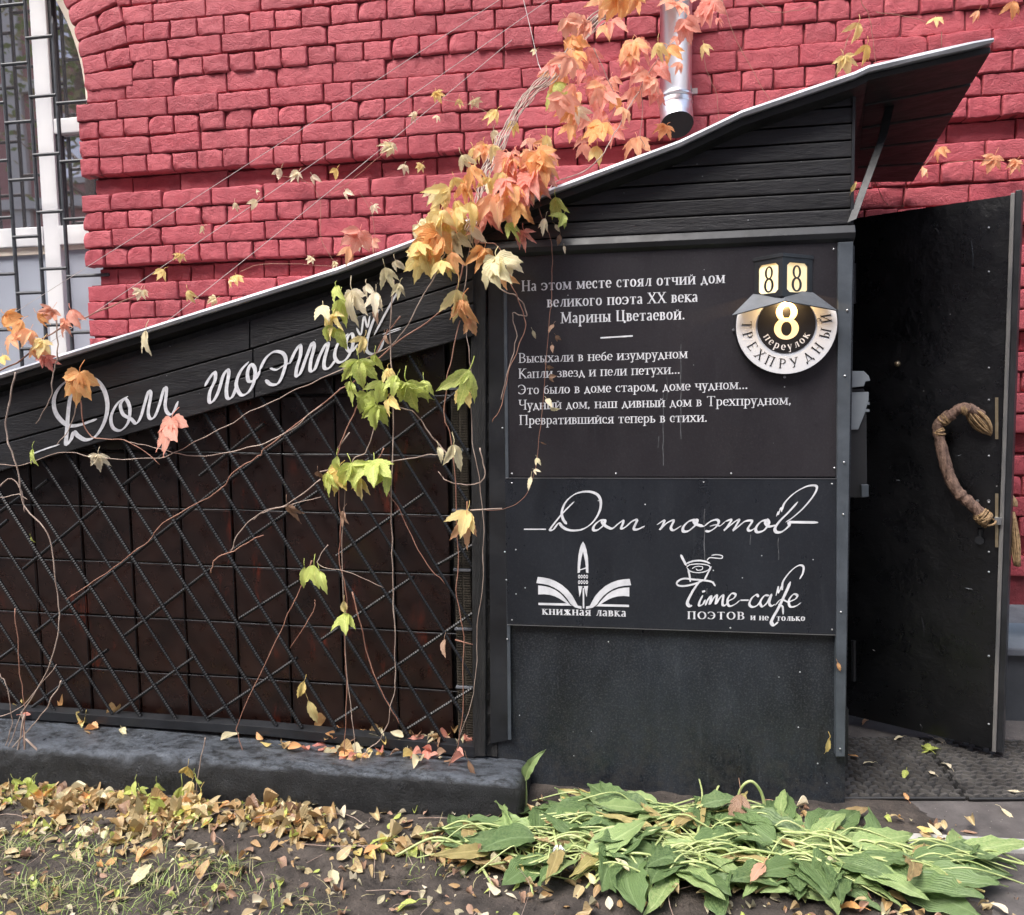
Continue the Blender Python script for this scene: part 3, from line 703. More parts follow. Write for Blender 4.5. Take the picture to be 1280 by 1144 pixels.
# soffit boards under the roof
ts = [0.012, .205, .40, .60, .80, .985]
def lerp3(a, b, t): return a+(b-a)*t
iK = 6   # index of (1068,96)
for i in range(5):
    t0, t1 = ts[i]+.007, ts[i+1]-.007
    for (s0, s1) in ((iK, iK+1), (iK+1, iK+2)):
        if s0 == iK: continue
        A0, A1 = lerp3(front[s0], back[s0], t0), lerp3(front[s1], back[s1], t0); B0, B1 = lerp3(front[s0], back[s0], t1), lerp3(front[s1], back[s1], t1)
        s_ = Vector((0, 0, -.004-.001*i)); mb = MB()
        mb.prism([A0+s_, A1+s_, B1+s_, B0+s_], (0, 0, -.016)); mb.build('soffit_board', M['soffit'], porch, bevel=.002)
mb = MB()
for i in range(iK+1):
    A0, A1 = lerp3(front[i], back[i], .02), lerp3(front[i+1], back[i+1], .02); B0, B1 = lerp3(front[i], back[i], .97), lerp3(front[i+1], back[i+1], .97)
    s_ = Vector((0, 0, -.003)); mb.prism([A0+s_, A1+s_, B1+s_, B0+s_], (0, 0, -.02))
mb.build('roof_lining', M['soffit'], porch)
# brace
b0_ = P(1065, 276, YP-.028); b1_ = P(1104, 170, YP-.02+.10); b2_ = P(1116, 118, YP+.15)
mb = MB()
wv = Vector((.0125, 0, .005))
mb.add([b0_-wv, b0_+wv, b1_+wv, b1_-wv, b0_-wv+Vector((0, .006, 0)), b0_+wv+Vector((0, .006, 0)), b1_+wv+Vector((0, .006, 0)), b1_-wv+Vector((0, .006, 0))],
       [(0, 1, 2, 3), (7, 6, 5, 4), (0, 4, 5, 1), (1, 5, 6, 2), (2, 6, 7, 3), (3, 7, 4, 0)])
mb.build('roof_brace', M['blackmetal'], porch, bevel=.001)
mb = MB(); mb.prism([b1_-wv, b1_+wv, b2_+wv, b2_-wv], (0, .012, 0)); mb.build('brace_end', M['soffit'], porch)

# ---- barred side: glazed blocks, wires, bars
YT = YP+.06
wx = [P(u, 880, YT).x for u in (57, 118, 179, 241, 301, 366, 432, 499, 567)]
spx = (wx[-1]-wx[0])/8
wx = [wx[0]-2*spx, wx[0]-spx]+[wx[0]+spx*i for i in range(9)]
zz = [P(300, v, YT).z for v in (847, 777, 709, 640, 561)]
spz = (zz[4]-zz[0])/4.07
zz = [zz[0]-spz*1.0, zz[0]]+[zz[0]+spz*i for i in range(1, 8)]
tilt = -.018; xref = P(300, 800, YT).x
def wz(z, x): return z+tilt*(x-xref)
zb_line = (xz(0, 560, YT), xz(590, 395, YT))
for i in range(len(wx)-1):
    for j in range(len(zz)-1):
        x0, x1 = wx[i]+.0025, wx[i+1]-.0025; z0, z1 = zz[j]+.0025, zz[j+1]-.0025
        pl = [(x0, wz(z0, x0)), (x1, wz(z0, x1)), (x1, wz(z1, x1)), (x0, wz(z1, x0))]
        pl = below(pl, *zb_line)
        if len(pl) < 3: continue
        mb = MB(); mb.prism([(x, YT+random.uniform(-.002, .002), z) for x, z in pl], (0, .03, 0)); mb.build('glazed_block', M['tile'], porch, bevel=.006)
mb = MB(); mb.prism([(x, YT+.032, z) for x, z in below([(wx[0], 0), (xpl, 0), (xpl, 1.8), (wx[0], 1.8)], *zb_line)], (0, .02, 0)); mb.build('block_backing', M['oldwood'], porch)
for x in wx[:-1]:
    zt = zb_line[0][1]+(zb_line[1][1]-zb_line[0][1])*(x-zb_line[0][0])/(zb_line[1][0]-zb_line[0][0])
    mb = MB(); mb.tube([(x, YT-.009, .1), (x, YT-.009, zt)], .0018, 5); mb.build('mesh_wire', M['rebar'], porch)
xe = P(588, 800, YT).x
for z in zz[1:]:
    zt_x = None
    xs_ = wx[0]
    # start where the fascia line is below this wire
    a, b = zb_line; xc = a[0]+(z-a[1])*(b[0]-a[0])/(b[1]-a[1])
    x0 = max(xs_, xc)
    if x0 > xe-.05: continue
    pts = [(x0+(xe-x0)*i/12, YT-.0055+.001*math.sin(i*2.1), wz(z, x0+(xe-x0)*i/12)+.0012*math.sin(i*1.7+z*9)) for i in range(13)]
    mb = MB(); mb.tube(pts, .0016, 5); mb.build('mesh_wire', M['wire'], porch)
# ribbed column beside the post
xa, xb_ = P(569, 800, YP+.03).x, P(589, 800, YP+.03).x
zt0 = .1
for k in range(7):
    z0 = .12+k*spz; z1 = z0+spz-.012
    mb = MB(); mb.box((xa, YP+.045, z0), (xb_, YP+.06, z1))
    nr = 22
    for r_ in range(nr):
        zz_ = z0+(z1-z0)*(r_+.5)/nr
        for (p, q) in ((xa+.002, (xa+xb_)/2-.003), ((xa+xb_)/2+.003, xb_-.002)):
            mb.box((p, YP+.040, zz_-.002), (q, YP+.046, zz_+.0015))
    mb.build('ribbed_block', M['ribbed'], porch)
    mb = MB(); mb.box((xa-.003, YP+.036, z1+.002), (xb_+.002, YP+.06, z1+.010)); mb.build('block_joint', M['cap'], porch, bevel=.001)
# bottom rail
slab('bottom_rail', [(-70, 880), (0, 886), (320, 908), (594, 934), (594, 947), (320, 919), (0, 897), (-70, 891)], YP-.02, .05, M['blackmetal'], porch, .0015)
# ribbed reinforcing bars
def rebar(u0, v0, u1, v1, r, Y, ribs=True, ext=0):
    a, b = P(u0, v0, Y), P(u1, v1, Y); L = (b-a).length
    n = max(2, int(L/.0045)); pts = [a.lerp(b, i/n) for i in range(n+1)]
    mb = MB(); mb.tube(pts, [r*(1.0 if (i % 2 or not ribs) else 1.2) for i in range(n+1)], 6); o = mb.build('reinforcing_bar', M['rebar'], porch, smooth=False)
    return o
SB = [(0, 780, 68, 888), (0, 727, 104, 890), (0, 673, 141, 893), (0, 617, 176, 896), (31, 607, 220, 899), (60, 587, 261, 902), (91, 579, 296, 905),
      (127, 570, 346, 908), (164, 566, 377, 909), (208, 569, 421, 912), (249, 566, 475, 919), (283, 560, 512, 922), (328, 560, 555, 926), (366, 560, 583, 900),
      (412, 560, 592, 850), (457, 560, 592, 786), (496, 560, 590, 708), (541, 560, 592, 640), (580, 560, 592, 580), (-60, 772, 30, 886), (-60, 820, -8, 884)]
for u0, v0, u1, v1 in SB:
    # run up behind the fascia
    k = (v1-v0)/(u1-u0)
    while v0 > ipx(LB, u0)-22: u0 -= 2/k*1.0 if False else 1.5; v0 -= 1.5*k
    rebar(u0, v0, u1, v1, random.choice((.0056, .0060, .0046)), YP-.004)
for u0, v0, u1, v1 in [(30, 711, 129, 628), (154, 607, 215, 560), (44, 791, 264, 617), (264, 617, 420, 500), (0, 823, 22, 807), (30, 892, 135, 812), (157, 794, 264, 711),
                       (145, 892, 245, 820), (300, 773, 375, 726), (261, 897, 320, 858), (320, 858, 372, 822), (289, 689, 401, 612), (400, 801, 517, 721), (471, 850, 592, 766), (415, 905, 448, 884),
                       (492, 922, 590, 861), (421, 695, 532, 616), (546, 707, 592, 681), (0, 640, 30, 618), (-50, 700, 10, 650), (440, 590, 520, 530), (60, 600, 45, 612), (250, 595, 330, 530), (480, 560, 585, 480)]:
    rebar(u0, v0, u1, v1, .0056, YP+.010)
# screws on panel edges
mb = MB()
def screw(u, v, Y=YP-.031, r=.0032, m=None):
    p = P(u, v, Y); mb_ = MB(); mb_.tube([p+Vector((0, .002, 0)), p+Vector((0, -.002, 0)), p+Vector((0, -.003, 0))], [r, r*.9, r*.4], 8); return mb_.build('rivet', m or M['steel'], porch)
for u, v in ((1059, 388), (1056, 470), (1055, 578), (1054, 643), (1051, 765), (1050, 936)): screw(u, v)
for u, v in ((628, 535), (631, 690), (633, 725), (634, 799)): screw(u, v, YP-.021, .003)

# ---- door
pA, pB = G(1063, 895, .05), G(1240, 937, .05)
dd = (pB-pA); dd.z = 0; dd.normalize(); dn = Vector((dd.y, -dd.x, 0))      # towards camera side
if dn.dot(CPOS-pA) < 0: dn = -dn
pH = pA-dd*.10
zt = PL(1250, 249, pB, dn).z; ztH = PL(1078, 268, pA, dn).z; zt = (zt+ztH)/2
mb = MB()
nx, nz = 24, 44; Wd = (pB-pH).length; vs = []
for j in range(nz+1):
    for i in range(nx+1):
        x = Wd*i/nx; z = .05+(zt-.05)*j/nz
        e = max(0, 1-(zt-z)/.12); y = .004*mnoise.noise(Vector((x*3, z*2, 0)))+e*.007*mnoise.noise(Vector((x*16, z*22, 2)))
        if j in (0, nz) or i in (0, nx): y = -.006
        vs.append(pH+dd*x+dn*y+Vector((0, 0, z-.05)))
mb.add(vs, [(j*(nx+1)+i, j*(nx+1)+i+1, (j+1)*(nx+1)+i+1, (j+1)*(nx+1)+i) for j in range(nz) for i in range(nx)])
door = mb.build('door', M['leather'], porch, smooth=True)
Z = Vector((0, 0, 1))
mb = MB(); h = zt-.05
mb.prism([pH-dn*.008, pB-dn*.008, pB-dn*.008+Z*h, pH-dn*.008+Z*h], -dn*.04); mb.build('core', M['blackmetal'], door)
mb = MB(); e0 = pB+dd*.0005
mb.prism([e0+dn*.006-Z*.005, e0+dd*.012+dn*.006-Z*.005, e0+dd*.012+dn*.006+Z*(h+.004), e0+dn*.006+Z*(h+.004)], -dn*.05); mb.build('edge_strip', M['dooredge'], door, bevel=.002)
mb = MB(); e1 = e0+dd*.0125
mb.prism([e1-dn*.002-Z*.0, e1+dd*.018-dn*.002, e1+dd*.018-dn*.002+Z*(h+.012), e1-dn*.002+Z*(h+.012)], -dn*.045); mb.build('edge_frame', M['blackmetal'], door, bevel=.002)
def dpt(u, v, off=0): return PL(u, v, pB+dn*off, dn)
for v in (285, 340, 460, 500, 570, 628, 690, 715, 820, 905):
    p = dpt(1236, v, .002); mb = MB(); mb.tube([p, p+dn*.004, p+dn*.006], [.004, .0035, .001], 8); mb.build('stud', M['steel'], door)
for (v0, v1) in ((497, 549), (617, 684)):
    a, b = PL(1246, v0, e0+dn*.0065, dn), PL(1246, v1, e0+dn*.0065, dn); mb = MB(); mb.prism([a-dd*.0045, b-dd*.0045, b+dd*.0045, a+dd*.0045], dn*.002); mb.build('latch_plate', M['brass'], door)
mb = MB(); a = PL(1247, 651, e0+dn*.009, dn); mb.prism([a-dd*.008-Z*.012, a+dd*.012-Z*.012, a+dd*.012+Z*.012, a-dd*.008+Z*.012], dn*.012); mb.build('latch_bolt', M['steel'], door, bevel=.001)
p = dpt(1122, 455, .002); mb = MB(); mb.tube([p, p+dn*.006, p+dn*.012, p+dn*.015], [.011, .010, .007, .001], 14); mb.build('peephole', M['brass'], door, smooth=True)
for u, v in ((1222, 626), (1236, 626)):
    p = dpt(u, v, .003); mb = MB(); mb.tube([p, p+dn*.003], .005, 10); mb.build('handle_screw', M['steel'], door)
p = dpt(1225, 668, .004); mb = MB(); mb.tube([p+Z*.018, p-Z*.012], [.011, .008], 8); mb.tube([p-Z*.02, p-Z*.02+dn*.008], .014, 14); mb.build('lock_cylinder', M['blackmetal'], door)
for (u, v, du, dv, w_) in ((1152, 772, 3, 26, .0022), (1168, 285, 6, 9, .003), (1172, 280, -8, 12, .002), (1090, 812, 4, 3, .002), (1120, 600, 5, 1, .0014), (1196, 570, 6, -2, .0014), (1206, 735, 10, 2, .0012), (1150, 905, 2, 9, .003), (1214, 300, 2, 40, .001)):
    p = dpt(u, v, .003); q = dpt(u+du, v+dv, .003); mb = MB(); mb.tube(crv([p, p.lerp(q, .5)+dd*.003, q], 4), [w_*.2, w_*.8, w_, w_*.9, w_, w_*.7, w_*.6, w_*.4, w_*.1], 5); mb.build('scuff', M['blackmetal'] if w_ > .0015 else M['angle'], door)
for (v0, v1) in ((330, 380), (800, 850)):
    a = PL(1068, v0, pA, dn); b = PL(1068, v1, pA, dn); mb = MB(); mb.tube([a+dn*.01, b+dn*.01], .009, 10); mb.build('hinge', M['blackmetal'], door)
# branch handle
hp = [(1228, 520, .03), (1212, 510, .055), (1203, 511, .06), (1190, 517, .065), (1178, 524, .068), (1171, 534, .068), (1175, 552, .068), (1181, 575, .066), (1188, 596, .062), (1198, 615, .055), (1212, 630, .045), (1228, 645, .03)]
pts = crv([dpt(u+random.uniform(-1.5, 1.5), v+random.uniform(-1.5, 1.5), o_) for u, v, o_ in hp], 9)
rr = [.0165+.0045*mnoise.noise(Vector((i*.45, 3, 0)))+.0015*mnoise.noise(Vector((i*.9, 7, 0)))+(.003 if 26 < i < 34 else 0)+(.003 if i > 55 else 0) for i in range(len(pts))]
pts = [q+Vector((.0016*mnoise.noise(Vector((i*.6, 0, 0))), 0, .0016*mnoise.noise(Vector((0, i*.6, 0))))) for i, q in enumerate(pts)]
mb = MB(); mb.tube(pts, rr, 14); mb.build('branch_handle', M['bark'], door, smooth=True)
def wrap(c, ax, r, ln, turns, name, wob=.3, rt=.0032):
    ax = ax.normalized(); a1 = ax.orthogonal().normalized(); a2 = ax.cross(a1); mb = MB(); rnd = random.Random(turns)
    for t in range(turns):
        ph = rnd.random()*6.3; off = (t+.5)/turns-.5; ti = rnd.uniform(-wob, wob); pp = []
        for i in range(15):
            a = 2*math.pi*i/14+ph; rr_ = r*(1+.06*rnd.random())*math.sqrt(max(.2, 1-(off*1.6)**2))
            pp.append(c+ax*(off*ln+ti*r*math.sin(a))+(a1*math.cos(a)+a2*math.sin(a))*rr_)
        mb.tube(pp, rt, 5)
    mb.build(name, M['raffia'], door, smooth=True)
wrap(dpt(1181, 524, .066), dpt(1203, 511, .06)-dpt(1171, 534, .068), .018, .035, 9, 'rope_binding', .5)
wrap(dpt(1174, 541, .068), dpt(1181, 575, .066)-dpt(1171, 534, .068), .0165, .022, 6, 'rope_binding', .6)
wrap(dpt(1206, 512, .058), dpt(1212, 510, .06)-dpt(1195, 513, .06), .018, .018, 7, 'rope_binding', .3)
wrap(dpt(1230, 647, .028), dpt(1240, 655, .02)-dpt(1215, 632, .045), .024, .05, 11, 'rope_binding', .5, .004)
mb = MB(); rnd = random.Random(3)                 # bulb of raffia strands folded over
c0, c1 = dpt(1211, 511, .05), dpt(1237, 541, .02)
axd = (c1-c0); sd_ = axd.cross(dn).normalized()
mb.tube(crv([c0+axd*.1, c0+axd*.5, c0+axd*.9], 4), [.008]+[.015]*7+[.009], 10)
for k in range(19):
    a = 2*math.pi*k/19+rnd.uniform(-.16, .16); w_ = .023*rnd.uniform(.85, 1.12)
    s_ = sd_*math.cos(a)*w_+dn*math.sin(a)*w_*.8
    mb.tube(crv([c0+s_*.45, c0+axd*.25+s_*1.0, c0+axd*.6+s_*1.15, c0+axd*.9+s_*.7, c1+s_*.1+axd*rnd.uniform(-.06, .1)], 4), rnd.uniform(.0018, .0036), 5)
mb.build('rope_knot', M['raffia'], door, smooth=True)
# tassel of the handle on the far side of the door
mb = MB(); t0 = PL(1266, 640, e1-dn*.06, dn); t1 = PL(1272, 708, e1-dn*.06, dn)
for k in range(22):
    o_ = Vector((rnd.uniform(-.012, .012), rnd.uniform(-.01, .01), 0)); mb.tube(crv([t0+o_*.4, t0.lerp(t1, .5)+o_*1.2, t1+o_*.7], 4), .0028, 5)
wr = t0+Z*.02
mb.tube(crv([wr+Vector((-.012, 0, .03)), wr+Vector((0, 0, .012)), wr], 4), .014, 8)
mb.build('rope_tassel', M['raffia'], door, smooth=True)
mb = MB(); p = PL(1265, 495, e1-dn*.06, dn); mb.tube([p-Z*.012, p, p+Z*.012], [.006, .012, .005], 8); mb.build('rope_knot', M['raffia'], door, smooth=True)

# ================================================================== LETTER BOX on the jamb
YM = YP+.075
mbx = thing('letter_box', 'grey hooded letter box fixed to the door jamb right of the signs', 'letter box', tuple(P(1070, 620, YM)))
def mpoly(name, px, t, m, Y=YM, bev=.002): 
    mb = MB(); mb.prism([P(u, v, Y) for u, v in px], (0, t, 0)); return mb.build(name, m, mbx, bevel=bev)
mpoly('lid', [(1052, 464), (1080, 464), (1086, 470), (1088, 476), (1082, 477), (1080, 483), (1052, 486)], .12, M['boxgrey'], YM-.01)
mpoly('hopper', [(1052, 491), (1086, 490), (1086, 500), (1081, 517), (1075, 532), (1073, 537), (1052, 538)], .11, M['boxgrey'])
mpoly('body', [(1052, 486), (1080, 486), (1083, 498), (1084, 622), (1052, 622)], .10, M['boxblack'], YM+.008)
mpoly('latch', [(1077, 606), (1086, 606), (1086, 621), (1077, 622)], .012, M['angle'], YM-.006)
mpoly('louvre', [(1080, 502), (1087, 503), (1087, 506), (1080, 506)], .09, M['boxgrey'], YM+.004, .0005)
mpoly('louvre', [(1079, 511), (1087, 512), (1087, 515), (1079, 515)], .09, M['boxgrey'], YM+.004, .0005)

# ================================================================== SIGNS
YS1 = YP-.016; YS2 = YP-.021
mb = MB(); p4 = [(627, 322), (1049, 303), (1047, 596), (632, 596)]
sign1 = thing('poem_sign', 'upper black board with white Cyrillic dedication and verse', 'sign', tuple(P(840, 596, YS1)))
slab('board', p4, YS1, .014, M['poem'], sign1, .001)
sign2 = thing('logo_sign', 'lower black board with white book and cup logos', 'sign', tuple(P(840, 790, YS2)))
slab('board', [(631, 598.5), (1047, 599.5), (1045.5, 793), (634, 780)], YS2, .018, M['logo'], sign2, .001)
for (u, v, sg, Y) in ((640, 592, sign1, YS1), (770, 592, sign1, YS1), (914, 592, sign1, YS1), (1043, 585, sign1, YS1), (1042, 312, sign1, YS1), (640, 604, sign2, YS2), (1040, 605, sign2, YS2), (1040, 787, sign2, YS2), (913, 785, sign2, YS2), (640, 775, sign2, YS2)):
    p = P(u, v, Y); mb = MB(); mb.tube([p, p-Vector((0, .002, 0)), p-Vector((0, .003, 0))], [.003, .0028, .001], 8); mb.build('screw', M['steel'] if (u*7) % 3 else M['blackmetal'], sg)
# shallow blisters and the bright cut edge of the lower board
mb = MB(); a, b = P(634, 781, YS2-.001), P(1045, 794, YS2-.001); mb.tube([a, b], .0012, 4); mb.build('cut_edge', M['steel'], sign2)
mb = MB(); a, b = P(632, 597.5, YS2-.001), P(1047, 598.4, YS2-.001); mb.tube([a, b], .0012, 4); mb.build('cut_edge', M['steel'], sign1)

# ---- serif stroke lettering
def S(x0, y0, x1, y1): return ('L', [(x0, y0), (x1, y1)])
def stem(x, y0=0, y1=1, s0=1, s1=1):
    r = [('L', [(x, y0), (x, y1)])]
    if s0: r.append(('F', x, y0))
    if s1: r.append(('F', x, y1))
    return r
def arc(cx, cy, rx, ry, a0, a1, n=14): return ('L', [(cx+rx*math.cos(R(a0+(a1-a0)*i/n)), cy+ry*math.sin(R(a0+(a1-a0)*i/n))) for i in range(n+1)])
GL = {
 'Н': (.92, stem(.17)+stem(.75)+[S(.17, .5, .75, .5)]), 'И': (.94, stem(.17)+stem(.77)+[('T', [(.17, .06), (.77, .94)])]),
 'П': (.92, stem(.17)+stem(.75)+[S(.17, .97, .75, .97)]), 'К': (.84, stem(.17)+[('T', [(.2, .48), (.62, .97)]), ('K', [(.3, .56), (.76, .02)]), ('F', .66, .98), ('F', .76, 0)]),
 'М': (1.1, [('T', [(.15, 0), (.17, 1)]), ('K', [(.17, 1), (.54, .1)]), ('T', [(.54, .1), (.91, 1)])]+stem(.93)+[('F', .13, 0), ('F', .15, 1)]),
 'Т': (.82, stem(.41, 0, 1, 1, 0)+[S(.06, .96, .76, .96), ('D', .07, .96), ('D', .75, .96)]),
 'В': (.76, stem(.17)+[S(.17, .97, .38, .97), arc(.36, .75, .24, .23, 90, -90), S(.17, .52, .4, .52), arc(.38, .27, .28, .25, 90, -90), S(.17, .02, .4, .02)]),
 'Г': (.66, stem(.17)+[S(.17, .97, .58, .97), ('D', .59, .97)]), 'Ь': (.7, stem(.17)+[S(.17, .54, .36, .54), arc(.34, .28, .27, .26, 90, -90), S(.17, .02, .36, .02)]),
 'Ы': (1.0, stem(.17)+[S(.17, .54, .34, .54), arc(.32, .28, .24, .26, 90, -90), S(.17, .02, .34, .02)]+stem(.84)),
 'Я': (.8, stem(.64)+[S(.64, .97, .42, .97), arc(.40, .73, .25, .24, 90, 270), S(.64, .49, .4, .49), ('K', [(.42, .49), (.14, .02)]), ('F', .12, 0)]),
 'Ж': (1.08, stem(.54)+[('T', [(.57, .5), (.95, .97)]), ('K', [(.57, .52), (1.0, .02)]), ('K', [(.51, .5), (.12, .97)]), ('T', [(.51, .52), (.08, .02)]), ('F', .1, 0), ('F', .98, 0)]),
 'Х': (.84, [('K', [(.12, .98), (.72, .02)]), ('T', [(.7, .98), (.1, .02)]), ('F', .12, 1), ('F', .7, 1), ('F', .1, 0), ('F', .74, 0)]),
 'Ш': (1.28, stem(.17)+stem(.64)+stem(1.1)+[S(.17, .03, 1.1, .03)]), 'Ч': (.84, stem(.68)+[('L', [(.17, 1), (.17, .66)]), arc(.36, .64, .19, .2, 180, 290), S(.4, .44, .68, .52), ('F', .17, 1)]),
 'Э': (.8, [arc(.3, .5, .38, .48, 140, -140, 20), S(.28, .5, .66, .5), ('D', .03, .86)]), 'З': (.66, [arc(.28, .75, .24, .23, 150, -90), arc(.28, .27, .28, .25, 90, -150)]),
 'Е': (.76, stem(.17)+[S(.17, .97, .62, .97), S(.17, .5, .52, .5), S(.17, .03, .64, .03), ('D', .63, .97), ('U', .65, .03)]),
 'О': (.94, [arc(.47, .5, .37, .48, 0, 360, 28)]), 'С': (.8, [arc(.46, .5, .38, .48, 45, 315, 22), ('D', .74, .84)]),
 'Р': (.76, stem(.17)+[S(.17, .97, .38, .97), arc(.36, .72, .27, .25, 90, -90), S(.17, .47, .38, .47)]),
 'У': (.82, [('K', [(.12, .98), (.44, .36)]), ('T', [(.72, .98), (.36, .1)]), arc(.26, .12, .11, .11, 0, -140), ('F', .12, 1), ('F', .72, 1)]),
 'Д': (.92, [S(.06, .06, .86, .06), ('T', [(.2, .06), (.46, .98)]), ('K', [(.44, .98), (.74, .06)]), ('L', [(.08, .08), (.06, -.16)]), ('L', [(.85, .08), (.86, -.16)])]),
 'Л': (.84, stem(.68)+[('T', [(.68, .97), (.38, .97), (.34, .5), (.2, .08), (.08, .06)])]),
 'Ц': (.94, stem(.17, 0, 1, 0, 1)+stem(.72, 0, 1, 0, 1)+[S(.1, .03, .88, .03), ('L', [(.86, .05), (.87, -.18)])]),
 'а': (.66, [arc(.3, .66, .2, .3, 150, 10), ('L', [(.5, .68), (.5, .12)]), arc(.6, .13, .1, .12, 180, 290), ('T', [(.5, .56), (.22, .42)]), arc(.27, .22, .19, .21, 100, 300)]),
 'б': (.76, [arc(.38, .42, .28, .41, 0, 360, 22), ('T', [(.11, .5), (.16, .95), (.34, 1.18), (.62, 1.32)])]),
 'е': (.68, [arc(.36, .5, .28, .48, 0, 318, 20), S(.08, .52, .63, .52)]), 'о': (.78, [arc(.39, .5, .29, .48, 0, 360, 24)]),
 'с': (.66, [arc(.38, .5, .29, .48, 50, 315, 18), ('D', .57, .82)]),
 'р': (.82, [('L', [(.17, 1), (.17, -.5)]), ('F', .17, -.5), ('D2', .1, .94), arc(.42, .5, .28, .47, 140, -140)]),
 'у': (.72, [('K', [(.1, .98), (.36, .08)]), ('T', [(.62, .98), (.3, -.22)]), arc(.2, -.28, .12, .16, 10, -150), ('F', .11, 1), ('F', .62, 1)]),
 'в': (.7, stem(.17)+[S(.17, .97, .36, .97), arc(.34, .76, .2, .22, 90, -90), S(.17, .53, .36, .53), arc(.36, .28, .23, .26, 90, -90), S(.17, .02, .38, .02)]),
 'д': (.8, [S(.08, .05, .74, .05), ('T', [(.2, .06), (.36, .98)]), ('K', [(.34, 1.0), (.62, .06)]), ('L', [(.09, .06), (.07, -.22)]), ('L', [(.73, .06), (.75, -.22)])]),
 '8': (.72, [arc(.36, .74, .21, .235, 0, 360, 22), arc(.36, .26, .27, .25, 0, 360, 22)]),
 '.': (.3, [('O', .14, .05)]), ',': (.3, [('O', .14, .06), ('T', [(.17, .05), (.08, -.16)])]), ' ': (.42, []),
}
LOW = dict(zip('икнмпгльыяжхшчэзтц', 'ИКНМПГЛЬЫЯЖХШЧЭЗТЦ'))
def layout(text, xh=.66, weight=1.0, cond=1.0, track=.05):
    """returns polygons list in (x,y) units (cap height = 1) and total width"""
    polys = []; x = 0
    for ch in text:
        breve = ch in 'йЙ'; g = ch
        if ch == 'й': g = 'и'
        if ch == 'Й': g = 'И'
        low = g.islower() or g in LOW
        k = g if g in GL else LOW.get(g, g.upper())
        adv, parts_ = GL[k]
        sy = xh if low else 1.0; sx = (xh*1.12 if low else 1.0)*cond
        if ch in '., ': sy = sx = .8
        hv, tv = .135*weight, .048*weight**.5
        fl = .07
        for pt_ in parts_:
            if pt_[0] in 'LTK' and isinstance(pt_[1], list):
                q = [(x+a*sx, b*sy) for a, b in pt_[1]]
                polys.append(ribbon(q, hv, tv, pt_[0]))
            elif pt_[0] == 'F': a, b = x+pt_[1]*sx, pt_[2]*sy; polys.append(bx2(a, b, .13+.03*weight, .045))
            elif pt_[0] == 'D': a, b = x+pt_[1]*sx, pt_[2]*sy; polys.append(bx2(a, b-.05, .03, .16))
            elif pt_[0] == 'U': a, b = x+pt_[1]*sx, pt_[2]*sy; polys.append(bx2(a, b+.05, .03, .16))
            elif pt_[0] == 'D2': a, b = x+pt_[1]*sx, pt_[2]*sy; polys.append(bx2(a+.03, b, .09, .05))
            elif pt_[0] == 'O': a, b = x+pt_[1]*sx, pt_[2]; polys.append([[(a+.085*math.cos(t*.785), b+.085*math.sin(t*.785)) for t in range(8)]])
        if breve:
            polys.append(ribbon([(x+(adv/2-.16)*sx, sy+.2), (x+(adv/2-.08)*sx, sy+.11), (x+(adv/2+.04)*sx, sy+.11), (x+(adv/2+.12)*sx, sy+.2)], .06, .06, 'L'))
        x += adv*sx+track
    return polys, x-track
def bx2(a, b, w_, h_): return [[(a-w_, b-h_/2), (a+w_, b-h_/2), (a+w_, b+h_/2), (a-w_, b+h_/2)]]
def ribbon(q, hv, tv, kind='L', wf=None):
    n = len(q); Ls = []; Rs = []
    for i in range(n):
        a = q[max(0, i-1)]; b = q[min(n-1, i+1)]
        if n > 3 and abs(q[0][0]-q[-1][0])+abs(q[0][1]-q[-1][1]) < 1e-6 and i in (0, n-1): a, b = q[-2], q[1]
        dx, dy = b[0]-a[0], b[1]-a[1]; L = math.hypot(dx, dy) or 1; dx /= L; dy /= L
        if wf: w_ = wf[i]
        elif kind == 'T': w_ = tv*1.6
        elif kind == 'K': w_ = hv*.95
        else: w_ = tv+(hv-tv)*abs(dy)**1.3
        Ls.append((q[i][0]-dy*w_/2, q[i][1]+dx*w_/2)); Rs.append((q[i][0]+dy*w_/2, q[i][1]-dx*w_/2))
    return [[Ls[i], Rs[i], Rs[i+1], Ls[i+1]] for i in range(n-1)]
zfight = [0]
def flat(polys, fn, name, m, parent):
    mb = MB()
    for pl in polys:
        for qd in pl:
            zfight[0] = (zfight[0]+1) % 97
            vs = [fn(a, b)+Vector((0, -.0000035*zfight[0], 0)) for a, b in qd]
            mb.add(vs, [tuple(range(len(vs)))])
    return mb.build(name, m, parent)
def textline(text, pl_, pr_, hpx, Y, parent, name='text_line', m=None, **kw):
    polys, Wt = layout(text, **kw)
    a, b = P(*pl_, Y), P(*pr_, Y); ex = (b-a)/Wt; hgt = abs(P(pl_[0], pl_[1]-hpx, Y).z-a.z)
    return flat(polys, lambda x, y: a+ex*x+Vector((0, -.0008, hgt*y)), name, m or M['print'], parent)
T1 = dict(weight=1.25, xh=.70, track=.10)
textline('На этом месте стоял отчий дом', (652, 364), (906, 353.6), 12.8, YS1, sign1, **T1)
textline('великого поэта ХХ века', (684, 384), (872, 377), 12.8, YS1, sign1, **T1)
textline('Марины Цветаевой.', (701, 404), (856, 399), 13.2, YS1, sign1, **T1)
T2 = dict(weight=.9, xh=.64, track=.05)
textline('Высыхали в небе изумрудном', (648, 453.6), (859.4, 447.5), 11.8, YS1, sign1, **T2)
textline('Капли звезд и пели петухи...', (648, 473), (850, 467), 11.8, YS1, sign1, **T2)
textline('Это было в доме старом, доме чудном...', (648, 493), (934.7, 486), 11.8, YS1, sign1, **T2)
textline('Чудный дом, наш дивный дом в Трехпрудном,', (648, 512), (989, 505.5), 11.8, YS1, sign1, **T2)
